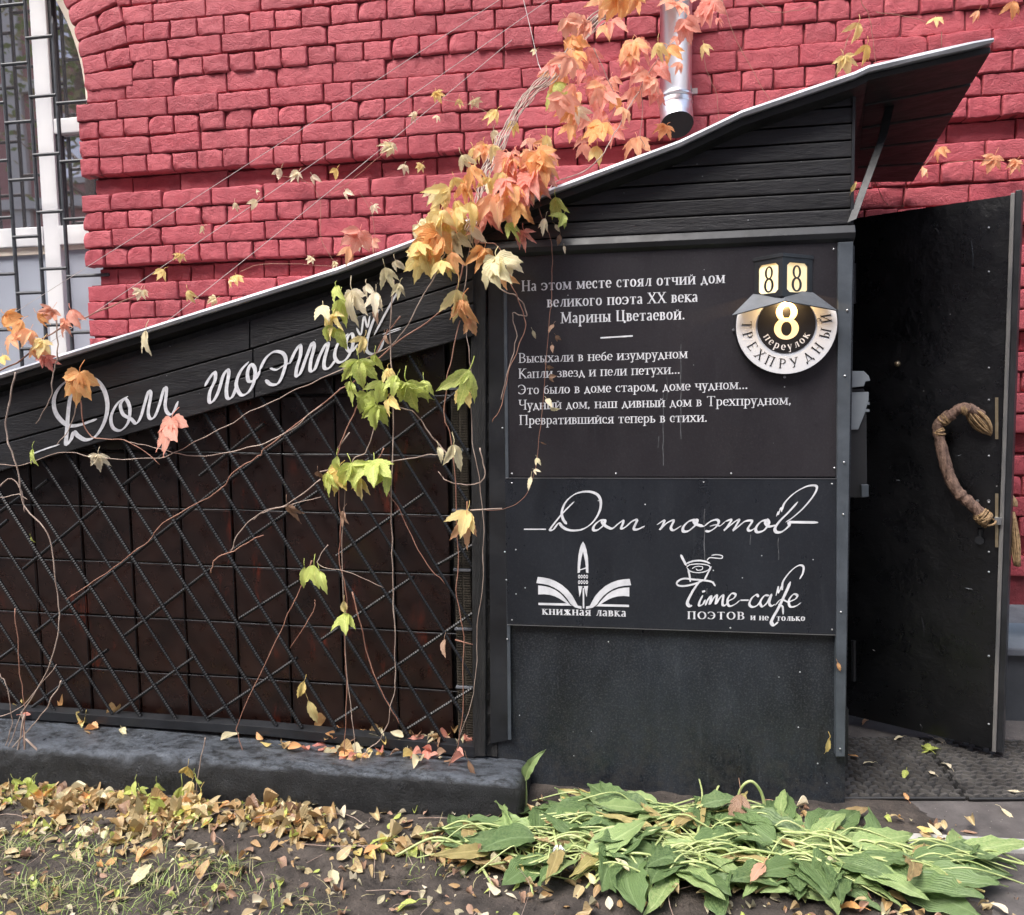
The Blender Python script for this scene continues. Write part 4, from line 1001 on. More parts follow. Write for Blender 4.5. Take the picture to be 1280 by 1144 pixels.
textline('Превратившийся теперь в стихи.', (649, 531), (884, 527), 11.8, YS1, sign1, **T2)
flat([ribbon([(750.5, 422.5), (791, 420)], 1.8, 1.8, 'L', [1.8, 1.8])], lambda x, y: P(x, y, YS1-.0008), 'dash_line', M['print'], sign1)
textline('книжная лавка', (677.8, 768), (782.4, 770.7), 9.4, YS2, sign2, weight=1.5, xh=.72, track=.14)
textline('ПОЭТОВ', (859, 773.6), (930.5, 774.4), 9.2, YS2, sign2, weight=1.4, track=.16)
textline('и не', (938, 774.8), (960.4, 775.4), 7.2, YS2, sign2, weight=1.6, xh=.72, track=.12)
textline('только', (970.5, 775.8), (1006, 776), 7.2, YS2, sign2, weight=1.6, xh=.72, track=.12)

for (sg, Yd, runs) in ((sign1, YS1, ((851, 430, 549, 1.1), (829, 492, 582, 1.0), (823, 545, 560, .8), (834, 470, 500, .7))), (sign2, YS2, ((880.5, 636, 702, 1.3), (938, 668, 681, 1.0), (973, 672, 700, .9), (884, 735, 742, 1.0)))):
    for (u_d, v0_, v1_, w_d) in runs:
        q_ = [(u_d+.5*math.sin(v*.21), v0_+(v1_-v0_)*i/8) for i, v in enumerate([v0_+(v1_-v0_)*i/8 for i in range(9)])]
        flat([ribbon(q_, 1, 1, 'L', [w_d*(.5+.5*abs(math.sin(i*1.7))) for i in range(9)])], lambda x, y: P(x, y, Yd-.0006), 'drip_stain', M['drip'], sg)
def brush(strokes, Y, parent, name, m, sx=1, ox=0, oy=0, wmul=1, calli=True, off=.0009):
    """strokes: (width, [points]) in photograph units scaled by sx and offset"""
    polys = []
    for w_, pts in strokes:
        q = [(p.x, p.y) for p in crv([Vector((a, b, 0)) for a, b in pts], 7)] if len(pts) > 2 else pts
        n = len(q); wf = []
        for i in range(n):
            a, b = q[max(0, i-1)], q[min(n-1, i+1)]; L = math.hypot(b[0]-a[0], b[1]-a[1]) or 1
            dx, dy = (b[0]-a[0])/L, (b[1]-a[1])/L
            th = abs(dx*.55+dy*.83) if calli else 1
            ends = min(1, (.35+i*.35), (.35+(n-1-i)*.35)) if n > 3 else 1
            wf.append(w_*wmul*(.38+.75*th if calli else 1)*ends)
        polys.append([[(c[0]*sx+ox, c[1]*sx+oy) for c in qd] for qd in ribbon(q, 1, 1, 'L', wf)])
    return flat(polys, lambda x, y: P(x, y, Y-off), name, m, parent)
Z3 = dict(sx=200/1271, ox=640, oy=600); Z4 = dict(sx=200/1204, ox=840, oy=600)
brush([(12, [(95, 392), (270, 392)]),
       (20, [(495, 172), (440, 225), (380, 290), (310, 380), (305, 398), (330, 392), (370, 345), (400, 372), (440, 395), (500, 402), (570, 388), (640, 338), (690, 262), (706, 190), (690, 130), (645, 100), (580, 93), (500, 113), (430, 172), (396, 250), (405, 310), (435, 352)]),
       (22, [(742, 318), (695, 325), (652, 365), (648, 398), (685, 395), (730, 355), (738, 322), (716, 330), (730, 355), (768, 380), (800, 384), (840, 352), (878, 325), (882, 342), (868, 384), (900, 375), (955, 328), (992, 322), (968, 385), (1000, 392), (1055, 366)])],
      YS2, sign2, 'script_title', M['print'], calli=True, **Z3)
brush([(20, [(-114+0, 338), (-60, 305), (-72, 345), (-92, 375), (-40, 325), (12, 305), (-8, 360), (14, 378), (70, 345)]),
       (22, [(185, 298), (130, 310), (88, 350), (85, 385), (125, 383), (180, 335), (188, 302), (165, 308), (180, 332), (240, 350)]),
       (20, [(240, 350), (290, 312), (335, 300), (352, 318), (330, 355), (285, 385), (248, 385)]), (12, [(285, 348), (330, 338), (362, 345), (402, 312)]),
       (20, [(402, 312), (445, 300), (425, 340), (392, 380), (440, 340), (482, 308), (505, 302), (482, 345), (462, 380), (500, 350), (550, 312), (602, 310), (572, 365), (590, 382), (645, 350)]),
       (22, [(722, 298), (668, 315), (632, 360), (640, 392), (690, 380), (728, 330), (716, 300), (702, 322), (730, 350), (782, 340)]),
       (24, [(947, 165), (880, 240), (810, 310), (776, 362), (786, 392), (830, 388), (880, 345), (880, 318), (905, 318), (1000, 319), (1100, 320)]),
       (18, [(825, 232), (850, 170), (920, 100), (1010, 50), (1075, 42), (1090, 65), (1060, 125), (985, 215), (905, 285), (855, 318)]),
       (10, [(785, 275), (800, 238), (800, 262), (820, 208), (826, 242)])], YS2, sign2, 'script_title', M['print'], **Z4)
# book with quill nib
def polyset(pls, name, parent, Y, z): return flat([[p] for p in pls], lambda x, y: P(x*z['sx']+z['ox'], y*z['sx']+z['oy'], Y-.0009), name, M['print'], parent)
def band(A_, B_): return [[A_[i], A_[i+1], B_[i+1], B_[i]] for i in range(len(A_)-1)]
upo = [(205, 770), (250, 775), (300, 786), (350, 806), (400, 836), (445, 877), (480, 920), (505, 965), (522, 998), (552, 1004)]
upi = [(193, 820), (245, 826), (290, 836), (335, 855), (375, 880), (412, 912), (443, 950), (466, 985), (500, 1012), (552, 1026)]
loo = [(208, 838), (255, 843), (300, 854), (345, 874), (385, 903), (420, 940), (448, 975), (466, 996)]
loi = [(208, 910), (255, 908), (300, 913), (340, 925), (375, 942), (405, 961), (435, 981), (460, 996)]
Q = band(upo, upi)+band(loo, loi)+[[(210, 976), (430, 980), (478, 1000), (210, 994)]]
mir = [[(1140-x, y+(567-x)*.045) for x, y in q] for q in Q]
nib = []
for sgn in (-1, 1):
    o_ = [(0, 490), (16, 515), (28, 555), (37, 605), (42, 660), (43, 740)]; i_ = [(0, 570), (5, 590), (12, 620), (18, 655), (22, 690), (24, 735)]
    nib += [[(564+sgn*a[0], a[1]) for a in q] for q in band(o_, i_)]
    for yy in (768, 812):
        for xx in (11, 31):
            for k in range(8):
                a0, a1 = k*.785, (k+1)*.785
                nib.append([(564+sgn*xx+9*math.cos(a0), yy+16*math.sin(a0)), (564+sgn*xx+9*math.cos(a1), yy+16*math.sin(a1)), (564+sgn*xx+4*math.cos(a1), yy+8*math.sin(a1)), (564+sgn*xx+4*math.cos(a0), yy+8*math.sin(a0))])
    nib.append([(565+sgn*4, 845), (565+sgn*40, 842), (565+sgn*34, 880), (565+sgn*28, 932), (565+sgn*16, 890), (565+sgn*12, 868)])
nib += [[(530, 722), (540, 712), (600, 690), (590, 704)], [(561, 860), (573, 860), (575, 1020), (562, 1020)]]
polyset(Q+mir+nib, 'book_emblem', sign2, YS2, Z3)
brush([(20, [(65, 562), (85, 600), (108, 645)]), (14, [(105, 632), (150, 613), (200, 607), (250, 613), (288, 630)]),
       (9, [(110, 660), (130, 640), (200, 632), (270, 642), (285, 662), (260, 685), (200, 698), (140, 688), (112, 662)]), (7, [(150, 668), (180, 652), (225, 652), (228, 672), (195, 680), (180, 668)]),
       (16, [(120, 672), (132, 720), (138, 768)]), (14, [(296, 650), (268, 705), (240, 760)]),
       (15, [(240, 752), (170, 782), (100, 797), (50, 795), (36, 775), (60, 752), (100, 742), (150, 748), (240, 756), (300, 768), (326, 800)]),
       (9, [(262, 607), (285, 585), (330, 588), (372, 590), (378, 572), (335, 562), (295, 568)])], YS2, sign2, 'cup_emblem', M['print'], calli=False, wmul=.9, **Z4)
brush([(24, [(215, 752), (172, 812), (132, 880), (116, 925), (130, 948), (152, 945)]), (18, [(232, 868), (208, 915), (205, 945), (232, 935), (252, 900)]), (22, [(236, 832), (240, 846)]),
       (18, [(250, 945), (268, 905), (295, 872), (284, 935), (312, 890), (338, 868), (330, 932), (358, 890), (385, 868), (380, 935), (402, 942), (432, 905)]),
       (17, [(420, 912), (465, 890), (478, 862), (448, 856), (418, 900), (428, 948), (470, 938), (512, 905)]), (14, [(515, 905), (576, 905)]),
       (18, [(652, 882), (635, 864), (600, 890), (582, 935), (605, 956), (640, 945), (668, 912)]), (18, [(732, 870), (695, 872), (664, 920), (680, 953), (718, 920), (748, 862), (732, 925), (748, 948), (775, 935)]),
       (26, [(892, 765), (855, 850), (800, 965), (758, 1040), (748, 1075), (768, 1092), (800, 1068)]), (16, [(828, 830), (836, 765), (890, 690), (950, 645), (988, 652), (985, 700), (960, 746)]),
       (10, [(782, 872), (800, 800), (800, 852), (826, 795), (826, 830)]), (14, [(800, 935), (832, 955), (836, 1012)]), (12, [(775, 945), (820, 900), (870, 918), (895, 915)]),
       (17, [(880, 918), (930, 895), (942, 868), (912, 862), (880, 905), (888, 952), (930, 950), (972, 922)])], YS2, sign2, 'script_name', M['print'], **Z4)
# brush painted title on the fascia
F5 = dict(sx=.2031, ox=40, oy=400); F6 = dict(sx=.2031, ox=240, oy=340)
brush([(19, [(0, 825), (80, 795), (170, 766)]),
       (30, [(262, 400), (235, 480), (222, 580), (215, 680), (210, 765), (240, 735), (258, 690), (285, 715), (335, 738), (395, 712), (445, 630), (465, 530), (445, 435), (395, 372), (325, 352), (240, 362), (170, 415), (135, 490), (148, 575), (205, 640), (262, 652), (330, 635), (400, 610)]),
       (24, [(592, 470), (530, 510), (488, 590), (497, 660), (545, 680), (592, 630), (602, 545), (578, 490), (545, 520), (560, 580), (610, 610), (640, 636), (668, 600), (698, 500), (718, 440), (732, 460), (716, 560), (725, 605), (755, 595), (785, 520), (812, 425), (828, 430), (820, 530), (838, 576), (868, 572), (900, 500)])],
      YFa, porch, 'painted_title', M['brushpaint'], calli=True, wmul=.84, off=.0025, **F5)
brush([(26, [(78, 705), (110, 650), (140, 618), (142, 665), (110, 740), (108, 800), (135, 790), (165, 730), (192, 640), (218, 603), (226, 630), (212, 720), (218, 775), (248, 768), (280, 690)]),
       (26, [(350, 552), (300, 610), (272, 690), (300, 755), (345, 742), (380, 680), (388, 600), (362, 570), (342, 620), (350, 672), (390, 660), (420, 605)]),
       (26, [(415, 605), (455, 530), (505, 492), (558, 500), (578, 545), (562, 620), (530, 685), (485, 692), (452, 664)]), (18, [(478, 592), (520, 602), (570, 572), (602, 560)]),
       (26, [(600, 565), (635, 490), (665, 452), (668, 510), (645, 590), (642, 640), (668, 620), (702, 530), (738, 440), (752, 462), (732, 545), (728, 605), (755, 598), (785, 520), (822, 448), (838, 450), (815, 540), (815, 590), (845, 590), (885, 540)]),
       (24, [(962, 378), (900, 440), (878, 515), (905, 556), (955, 530), (990, 450), (988, 385), (962, 395), (948, 455), (978, 492), (1020, 445)]),
       (22, [(1152, 230), (1108, 320), (1078, 420), (1076, 485), (1112, 505), (1155, 478), (1180, 420)]), (20, [(1275, 108), (1210, 220), (1120, 390)]), (14, [(1012, 345), (1040, 385), (1058, 275), (1080, 340), (1095, 270)]),
       (14, [(1172, 385), (1225, 362), (1285, 342)]), (12, [(1175, 398), (1230, 372), (1285, 352)])], YFa, porch, 'painted_title', M['brushpaint'], wmul=.86, off=.0025, **F6)

# ================================================================== HOUSE NUMBER LAMP
YL = YS1
cx, cy = 980.5, 407.5
c0 = P(cx, cy, YL); pxm = (P(cx+10, cy, YL).x-P(cx-10, cy, YL).x)/20
lamp = thing('house_number_lamp', 'lit number eight plate with small lantern on the poem board', 'house number', tuple(c0))
def disc(r, y0, y1, m, name, n=64, r0=0):
    mb = MB(); 
    r2 = [(r*math.cos(2*math.pi*i/n), r*math.sin(2*math.pi*i/n)) for i in range(n)]
    ap, le, ri_ = (0, 34*pxm), (-66*pxm, 13.5*pxm), (66*pxm, 15.5*pxm)
    L_, R_ = below(r2, le, ap), below(r2, ap, ri_)
    r2 = below(L_, ap, ri_)
    ring1 = [c0+Vector((x_, y0, z_)) for x_, z_ in r2]
    mb.prism(ring1, (0, y1-y0, 0)); return mb.build(name, m, lamp, bevel=.0008)
disc(62.5*pxm, -.030, 0, M['ring'], 'enamel_ring'); disc(36*pxm, -.0320, -.0302, M['enblack'], 'black_plate')
disc(63.3*pxm, -.026, -.0, M['enblack'], 'rim')
def ell8(mb_, cx_, cy_, sc_, off, ro, ri, fn):
    for (yc, rx, ry, ix, iy) in ro:
        n = 32
        o_ = [(rx*math.cos(2*math.pi*i/n), yc+ry*math.sin(2*math.pi*i/n)) for i in range(n+1)]; q_ = [(ix*math.cos(2*math.pi*i/n), yc+iy*math.sin(2*math.pi*i/n)) for i in range(n+1)]
        for i in range(n): mb_.add([fn(*o_[i]), fn(*q_[i]), fn(*q_[i+1]), fn(*o_[i+1])], [(0, 1, 2, 3)])
mb = MB(); u_ = pxm/6.353
def f8(x, y): 
    zfight[0] = (zfight[0]+1) % 97
    return c0+Vector((x*u_, -.0328-.000003*zfight[0], y*u_))
ell8(mb, 0, 0, 1, 0, [(103, 84, 78, 33, 52), (-30, 97, 88, 42, 58)], 0, f8); mb.build('number_eight', M['lit8'], lamp)
def arctext(text, rad, a0, a1, hgt, m, name, y, weight=1.3, angs=None):
    mb = MB(); n = len(text)
    for i, ch in enumerate(text):
        a = R(angs[i] if angs else a0+(a1-a0)*i/(n-1)); polys, Wt = layout(ch, weight=weight, xh=1.0 if ch.islower() else 1)
        cc = c0+Vector((rad*math.cos(a), y, rad*math.sin(a))); upv = Vector((-math.cos(a), 0, -math.sin(a))); rtv = Vector((-math.sin(a), 0, math.cos(a)))
        for pl in polys:
            for qd in pl:
                zfight[0] = (zfight[0]+1) % 97
                vs = [cc+rtv*((x_-Wt/2)*hgt)+upv*((y_-.5)*hgt)+Vector((0, -.000004*zfight[0], 0)) for x_, y_ in qd]; mb.add(vs, [tuple(range(len(vs)))])
    return mb.build(name, m, lamp)
arctext('ТРЕХПРУДНЫЙ', 49*pxm, 0, 0, 12*pxm, M['enblack'], 'street_name', -.0309, 1.0, [178, 194, 212, 229, 246, 265, 282, 303, 322, 346, 368])
arctext('переулок', 28.5*pxm, 212, 330, 6.6*pxm, M['print'], 'street_word', -.0328, 1.7)
arctext('э', 40*pxm, 5, 5, 5*pxm, M['enblack'], 'small_mark', -.0309, 1.0, [8])
# hood: two sloping sheets meeting over the plate
YLc = YL-.012
def hoodpoly(px): return [P(u, v, Y) for u, v, Y in px]
ridge_b = P(980, 366, YL); 
mbh = MB()
for px in ([(943, 369, YL-.004), (982, 375, YL-.055), (918, 393.5, YL-.075)], ):
    pass
A_ = P(941, 368, YL-.002); B_ = P(981, 376, YL-.085); Cc = P(915, 394, YL-.062); D_ = P(1017, 366, YL-.002); E_ = P(1046, 387.5, YL-.062); top_b = P(980, 352, YL-.001)
for tri in ((top_b, A_, Cc, B_), (top_b, B_, E_, D_)):
    mb = MB(); mb.add([*tri]+[t+Vector((0, .002, -.003)) for t in tri], [(0, 1, 2, 3), (7, 6, 5, 4), (0, 4, 5, 1), (1, 5, 6, 2), (2, 6, 7, 3), (3, 7, 4, 0)]); mb.build('hood_sheet', M['hood'], lamp)
# lantern: prism with two faces
lt = [P(943, 327, YL-.004), P(978.5, 316, YL-.075), P(1016, 319, YL-.004)]
zt_, zb2_ = lt[1].z, P(978, 371, YL-.075).z
ptsx = [lt[0].x, lt[1].x, lt[2].x]; ys = [YL-.003, YL-.075, YL-.003]
base3 = [Vector((ptsx[i], ys[i], zb2_)) for i in range(3)]
zt_ = zb2_+(P(978, 321, YL-.075).z-zb2_)
hh = zt_-zb2_
def face(a, b, name):
    d_ = (b-a); Lf = d_.length; d_.normalize(); nn_ = d_.cross(Z); nn_ = nn_ if nn_.y < 0 else -nn_
    def q(s_, z_, o_=0): return a+d_*(s_*Lf)+Z*(z_*hh)+nn_*o_
    mb = MB()                                  # frame bars
    for (s0, s1, z0, z1) in ((0, .15, 0, 1), (.85, 1, 0, 1), (.15, .85, 0, .13), (.15, .85, .88, 1)):
        mb.prism([q(s0, z0), q(s1, z0), q(s1, z1), q(s0, z1)], -nn_*.005)
    for (s0, z0, sx_, sz_) in ((.15, .13, 1, 1), (.85, .13, -1, 1), (.15, .88, 1, -1), (.85, .88, -1, -1)):
        mb.prism([q(s0, z0, -.001), q(s0+.10*sx_, z0, -.001), q(s0+.10*sx_*.5, z0+.08*sz_*.5, -.001), q(s0, z0+.08*sz_, -.001)], -nn_*.002)
    mb.build('lantern_frame', M['blackmetal'], lamp)
    mb = MB(); mb.add([q(.13, .11, -.004), q(.87, .11, -.004), q(.87, .9, -.004), q(.13, .9, -.004)], [(0, 1, 2, 3)]); mb.build('lit_glass', M['lampglass'], lamp)
    mb = MB()
    def fn(x_, y_): return q(.5+x_*.0036, .5+y_*.0030, -.0032)
    ell8(mb, 0, 0, 1, 0, [(52, 40, 56, 20, 44), (-54, 48, 62, 25, 48)], 0, fn); mb.build('lantern_number', M['enblack'], lamp)
face(base3[0], base3[1], 'l'); face(base3[1], base3[2], 'r')
mb = MB(); o3 = .004
tc = [Vector((ptsx[0]-o3, ys[0], zt_)), Vector((ptsx[1], ys[1]-o3, zt_)), Vector((ptsx[2]+o3, ys[2], zt_))]
mb.prism(tc, (0, 0, .011)); mb.build('lantern_cap', M['blackmetal'], lamp, bevel=.001)
mb = MB(); mb.prism(base3, (0, 0, .003)); mb.build('lantern_base', M['blackmetal'], lamp)
for (du, dv) in ((65, 7), (0, 64), (-64, 5)):
    p = P(cx+du, cy+dv, YL-.002); mb = MB(); mb.tube([p, p-Vector((0, .006, 0))], .004, 8); mb.build('fixing_screw', M['steel'], lamp)
ld = bpy.data.lights.new('hood_bulb', 'POINT'); ld.energy = .5; ld.color = (1, .62, .26); ld.shadow_soft_size = .003
lo = bpy.data.objects.new('hood_bulb', ld); link(lo); lo.location = c0+Vector((0, -.062, 29*pxm)) ; adopt(lo, lamp)

# ================================================================== LOW WALL (kerb)
kf = G(650, 1030, 0).y
xk0, xk1 = P(-90, 950, kf).x, P(652, 1000, kf).x
def ktop(x): return .146-.052*(x-P(0, 892, YP-.05).x)/(P(590, 945, YP-.05).x-P(0, 892, YP-.05).x)
def khump(x, dy):
    k_ = min(1, max(0, (x+2.3)/1.9)); return .036*k_*max(0, 1-max(0, dy-.04)/.17)*min(1, max(0, dy+.01)/.03+.35)
prof = [(0, 0.0), (-.004, .2), (-.002, .38), (.0, .55), (.005, .7), (.012, .82), (.024, .92), (.045, .98), (.085, 1.0), (.14, 1.0), (.20, 1.0), (.26, 1.0), (.30, .98)]
mb = MB(); nx = 320; vs = []
for i in range(nx+1):
    x = xk0+(xk1-xk0)*i/nx; e = max(0, 1-(xk1-x)/.05); rd = 1-math.sqrt(max(0, 1-e*e))
    for (dy, hz) in prof:
        nz_ = mnoise.noise(Vector((x*5, dy*8, hz*3)))*.010+mnoise.noise(Vector((x*22, dy*25, hz*9)))*.006+mnoise.noise(Vector((x*60, dy*50, hz*22)))*.003
        vs.append((x+.01*mnoise.noise(Vector((hz*4, dy*9, x)))*e, kf+dy+rd*.045*(1 if dy < .15 else .2)-nz_*(1 if dy < .03 else .2), max(-.03, (ktop(x)+khump(x, dy))*hz*(1-.25*rd)+(nz_*.6 if hz > .8 else 0)-(0.03 if hz == 0 else 0))))
m_ = len(prof)
mb.add(vs, [(i*m_+j, (i+1)*m_+j, (i+1)*m_+j+1, i*m_+j+1) for i in range(nx) for j in range(m_-1)]+[tuple(nx*m_+j for j in range(m_-1, -1, -1))])
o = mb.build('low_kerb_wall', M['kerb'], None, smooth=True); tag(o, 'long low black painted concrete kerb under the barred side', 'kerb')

# ================================================================== MATS
def mat_obj(px, label):
    c = [G(u, v, .012) for u, v in px]; t = thing('rubber_mat', label, 'doormat', tuple(sum(c, Vector())/4), group='black rubber mats at the door')
    mb = MB(); mb.prism([Vector((p.x, p.y, .008)) for p in c], (0, 0, -.006)); mb.build('mat_base', M['rubber'], t, bevel=.001)
    mb = MB(); nu, nv = 26, 15
    ex = (c[1]-c[0]).length; 
    nu = max(8, int(ex/.028)); nv = 17
    def at(s_, t_): a = c[0].lerp(c[1], s_); b = c[3].lerp(c[2], s_); return a.lerp(b, t_)
    for i in range(nu):
        for j in range(nv):
            s_, t_ = (i+.5+(.25 if j % 2 else -.25))/nu, (j+.5)/nv
            if not .01 < s_ < .99: continue
            p = at(s_, t_); a = .5 if (i+j) % 2 else -.5; ca, sa = math.cos(a), math.sin(a); w_, l_ = .0055, .017
            q = [Vector((p.x+dx*ca-dy*sa, p.y+dx*sa+dy*ca, .0078)) for dx, dy in ((-l_, -w_*.5), (-l_*.6, -w_), (l_*.6, -w_), (l_, -w_*.5), (l_, w_*.5), (l_*.6, w_), (-l_*.6, w_), (-l_, w_*.5))]
            m = len(q); top = [p_+(Vector((p.x, p.y, .0078))-p_)*.25+Vector((0, 0, .010)) for p_ in q]
            mb.add(q+top, [tuple(range(m, 2*m))]+[(k_, (k_+1) % m, (k_+1) % m+m, k_+m) for k_ in range(m)])
    o = mb.build('tread', M['tread'], t); o['kind'] = 'stuff'
    mb = MB(); 
    for k in range(4):
        a, b = c[k], c[(k+1) % 4]; mb.tube([Vector((a.x, a.y, .010)), Vector((b.x, b.y, .010))], .005, 6)
    mb.build('mat_rim', M['rubber'], t)
mat_obj([(1040, 922), (1150, 922), (1206, 997), (1050, 997)], 'black rubber doormat on the left, against the porch corner')
mat_obj([(1154, 922), (1330, 928), (1360, 997), (1211, 998)], 'black rubber doormat on the right, cut by the picture edge')

# ================================================================== FACING BUILDING (seen in the panes)
fb = thing('facing_building', 'dull reddish building across the yard mirrored in the window panes', 'building', (0, -17, 0))
mb = MB(); mb.box((-48, -21, -.05), (20, -17, 17.5)); fw = mb.build('facade', M['facade'], fb)
for i in range(20):
    for j in range(5):
        x, z = -46+i*3.3, 1.0+j*3.2
        mb = MB(); mb.box((x, -16.99, z), (x+1.5, -16.9, z+1.9)); wn = mb.build('window', M['facadetrim'], fb)
        mb = MB(); mb.box((x+.15, -16.895, z+.15), (x+1.35, -16.88, z+1.75)); mb.build('pane', M['glass'], wn)
for z in (.6, 3.7, 6.9, 10.1, 13.3, 16.4):
    mb = MB(); mb.box((-48, -16.999, z-.15), (20, -16.8, z+.12)); mb.build('string_course', M['facadetrim'], fb)
for i in range(21):
    x = -47.2+i*3.3; mb = MB(); mb.box((x, -16.998, 0), (x+.5, -16.88, 17.4)); mb.build('pilaster', M['facadetrim'] if i % 2 else M['mortar'], fb)
mb = MB(); mb.box((-48.2, -21.2, 17.52), (20.2, -16.7, 17.9)); mb.build('cornice', M['facadetrim'], fb)

def mirror_at(u, v, Y): p = P(u, v, YF+.03); d = ray(u, v); return p+Vector((d.x, -d.y, d.z))*((p.y-Y)/d.y)
tc_ = mirror_at(84, 62, -11)
tree = thing('yard_tree', 'thin yellowing tree across the yard mirrored in the arched pane', 'tree', (tc_.x+.6, -11, 0))
mb = MB(); mb.tube(crv([(tc_.x+.6, -11, -.05), (tc_.x+.5, -11, 2.5), (tc_.x+.2, -11, tc_.z), (tc_.x, -11, tc_.z+2)], 5), [.14-.005*i for i in range(16)], 8)
rt_ = random.Random(77)
for k in range(9):
    z = 2.5+k*.55; a = rt_.uniform(0, 6.3); mb.tube(crv([(tc_.x+.4, -11, z), (tc_.x+.4+math.cos(a)*.8, -11+math.sin(a)*.8, z+.6), (tc_.x+.4+math.cos(a)*1.5, -11+math.sin(a)*1.5, z+1.3)], 3), [.05, .045, .04, .03, .02, .015, .01][:7], 5)
mb.build('trunk', M['bark'], tree)
mb = MB()
for k in range(2600):
    q_ = Vector((rt_.gauss(0, .8), rt_.gauss(0, .8), rt_.gauss(0, 1.3))); p = Vector((tc_.x+.3, -11, tc_.z))+q_; s_ = rt_.uniform(.05, .11)
    a_ = Vector((rt_.uniform(-1, 1), rt_.uniform(-1, 1), rt_.uniform(-1, 1))).normalized(); b_ = a_.orthogonal().normalized()
    mb.add([p-a_*s_, p+b_*s_*.5, p+a_*s_, p-b_*s_*.5], [(0, 1, 2, 3)], 0 if rt_.random() < .6 else 1)
mb.build('crown', [M['grass'], M['grassdry']], tree)

# ================================================================== LEAVES
def leaflet(mb, L, Wd, seed, base=Vector((0, 0, 0)), ang=0, serr=1, droop=.35, fold=.25, curl=0, n=9, mi=0):
    rnd = random.Random(seed); ca, sa = math.cos(ang), math.sin(ang); vs = []; uvs = []
    ph = rnd.random()*6
    for i in range(n+1):
        t = i/n; w_ = Wd*(math.sin(math.pi*min(1, t**.8*.98+.02))**.75)*(1-.25*t)
        if i == n: w_ = 0
        y = L*t; z = -droop*L*t*t+.03*L*math.sin(ph+t*5)
        row = []
        for k, s_ in ((-2, -1), (-1, -.5), (0, 0), (1, .5), (2, 1)):
            x = w_*s_; yy = y; zz_ = z+fold*abs(x)+curl*(x*x)/max(Wd, 1e-4)
            if abs(k) == 2 and serr:
                yy = y+L*.035*(1 if i % 2 else -.6); x *= (1.06 if i % 2 else .93)
            zz_ += .02*L*math.sin(ph+t*9+k)
            vs.append(base+Vector((x*ca+yy*sa, -x*sa+yy*ca, zz_))); uvs.append((abs(s_), t))
    fs = [(i*5+k, i*5+k+1, (i+1)*5+k+1, (i+1)*5+k) for i in range(n) for k in range(4)]
    mb.add(vs, fs, mi, uvs)
def mk(mb, name, m):
    o = mb.build(name, m, None, smooth=True); me = o.data; bpy.data.objects.remove(o); return me
def palm(seed, kind=5, broad=1.0):
    rnd = random.Random(seed); mb = MB()
    if kind == 5: A_ = [(-78, .62), (-38, .88), (0, 1), (38, .88), (78, .62)]
    elif kind == 3: A_ = [(-42, .85), (0, 1), (42, .85)]
    elif kind == 2: A_ = [(-22, .95), (24, .8)]
    elif kind == 1: A_ = [(0, 1)]
    elif kind == 9: A_ = [(-70, .75), (-35, .95), (0, 1), (35, .95), (70, .75)]
    for a, s_ in A_:
        leaflet(mb, s_*rnd.uniform(.88, 1.1), (rnd.uniform(.17, .27) if kind != 9 else .33)*s_*broad*rnd.uniform(.85, 1.1), rnd.random(), Vector((0, 0, rnd.uniform(0, .05))), R(a+rnd.uniform(-9, 9)),
                1, rnd.uniform(.1, .5), rnd.uniform(.1, .45), rnd.uniform(-.3, .5))
    mb.tube(crv([(0, 0, 0), (0, -.18, .06), (rnd.uniform(-.1, .1), -.45, -.05)], 4), .013, 4)
    return mb
LEAF = {}
for cl in 'POYGCB':
    for kd in (5, 3, 2, 1, 9):
        LEAF[cl, kd] = [mk(palm(hash((kd, s_)) % 1000+s_, kd), 'leaf', M[cl]) for s_ in range(3 if kd in (5, 3) else 2)]
def hang(parent, u, v, r, cl, Y, kd=5, rot=None, name='leaf'):
    p = P(u, v, Y); sc_ = r/FPX*(p-CPOS).dot(fwd)*1.75
    me = random.choice(LEAF[cl, kd]); o = bpy.data.objects.new(name, me); link(o)
    a = R(random.uniform(-38, 38)) if rot is None else R(rot)
    # local +Y points down (-Z world), local +Z points to the camera (-Y world)
    b = Matrix(((1, 0, 0), (0, 0, -1), (0, -1, 0))).to_4x4()      # x->x, y->-z, z->-y
    if b.to_3x3().determinant() < 0: b = Matrix(((-1, 0, 0), (0, 0, -1), (0, -1, 0))).to_4x4()
    tl = Matrix.Rotation(R(random.uniform(-14, 48)), 4, 'X') @ Matrix.Rotation(R(random.uniform(-35, 35)), 4, 'Y')
    o.matrix_world = Matrix.Identity(4)
    sc_ *= random.uniform(.8, 1.15); mt = Matrix.Translation(p+Vector((0, 0, sc_*.45))) @ Matrix.Rotation(a, 4, 'Y') @ b @ tl @ Matrix.Diagonal((sc_*random.uniform(.8, 1.15), sc_*random.uniform(.85, 1.15), sc_*random.uniform(.7, 1.6), 1))
    if parent is not None: o.parent = parent; o.matrix_parent_inverse = Matrix.Translation(-Vector(parent.location))
    o.matrix_basis = mt; return o
def stemp(parent, pxs, Y, r=.002, m='stem', wob=.004, name='stem', taper=.6, Y2=None):
    pts = crv([P(u, v, Y if Y2 is None else Y+(Y2-Y)*i/(len(pxs)-1)) for i, (u, v) in enumerate(pxs)], 8); n = len(pts); sd_ = random.random()*90
    pts = [p+Vector((wob*mnoise.noise(Vector((i*.35, sd_, 0))), wob*mnoise.noise(Vector((i*.3, sd_, 9))), wob*mnoise.noise(Vector((sd_, i*.35, 5))))) for i, p in enumerate(pts)]
    rr_ = [r*(1-(1-taper)*i/n)*(1.25 if i % 9 == 0 else 1) for i in range(n)]
    mb = MB(); mb.tube(pts, rr_, 6); return mb.build(name, M[m], parent, smooth=True)

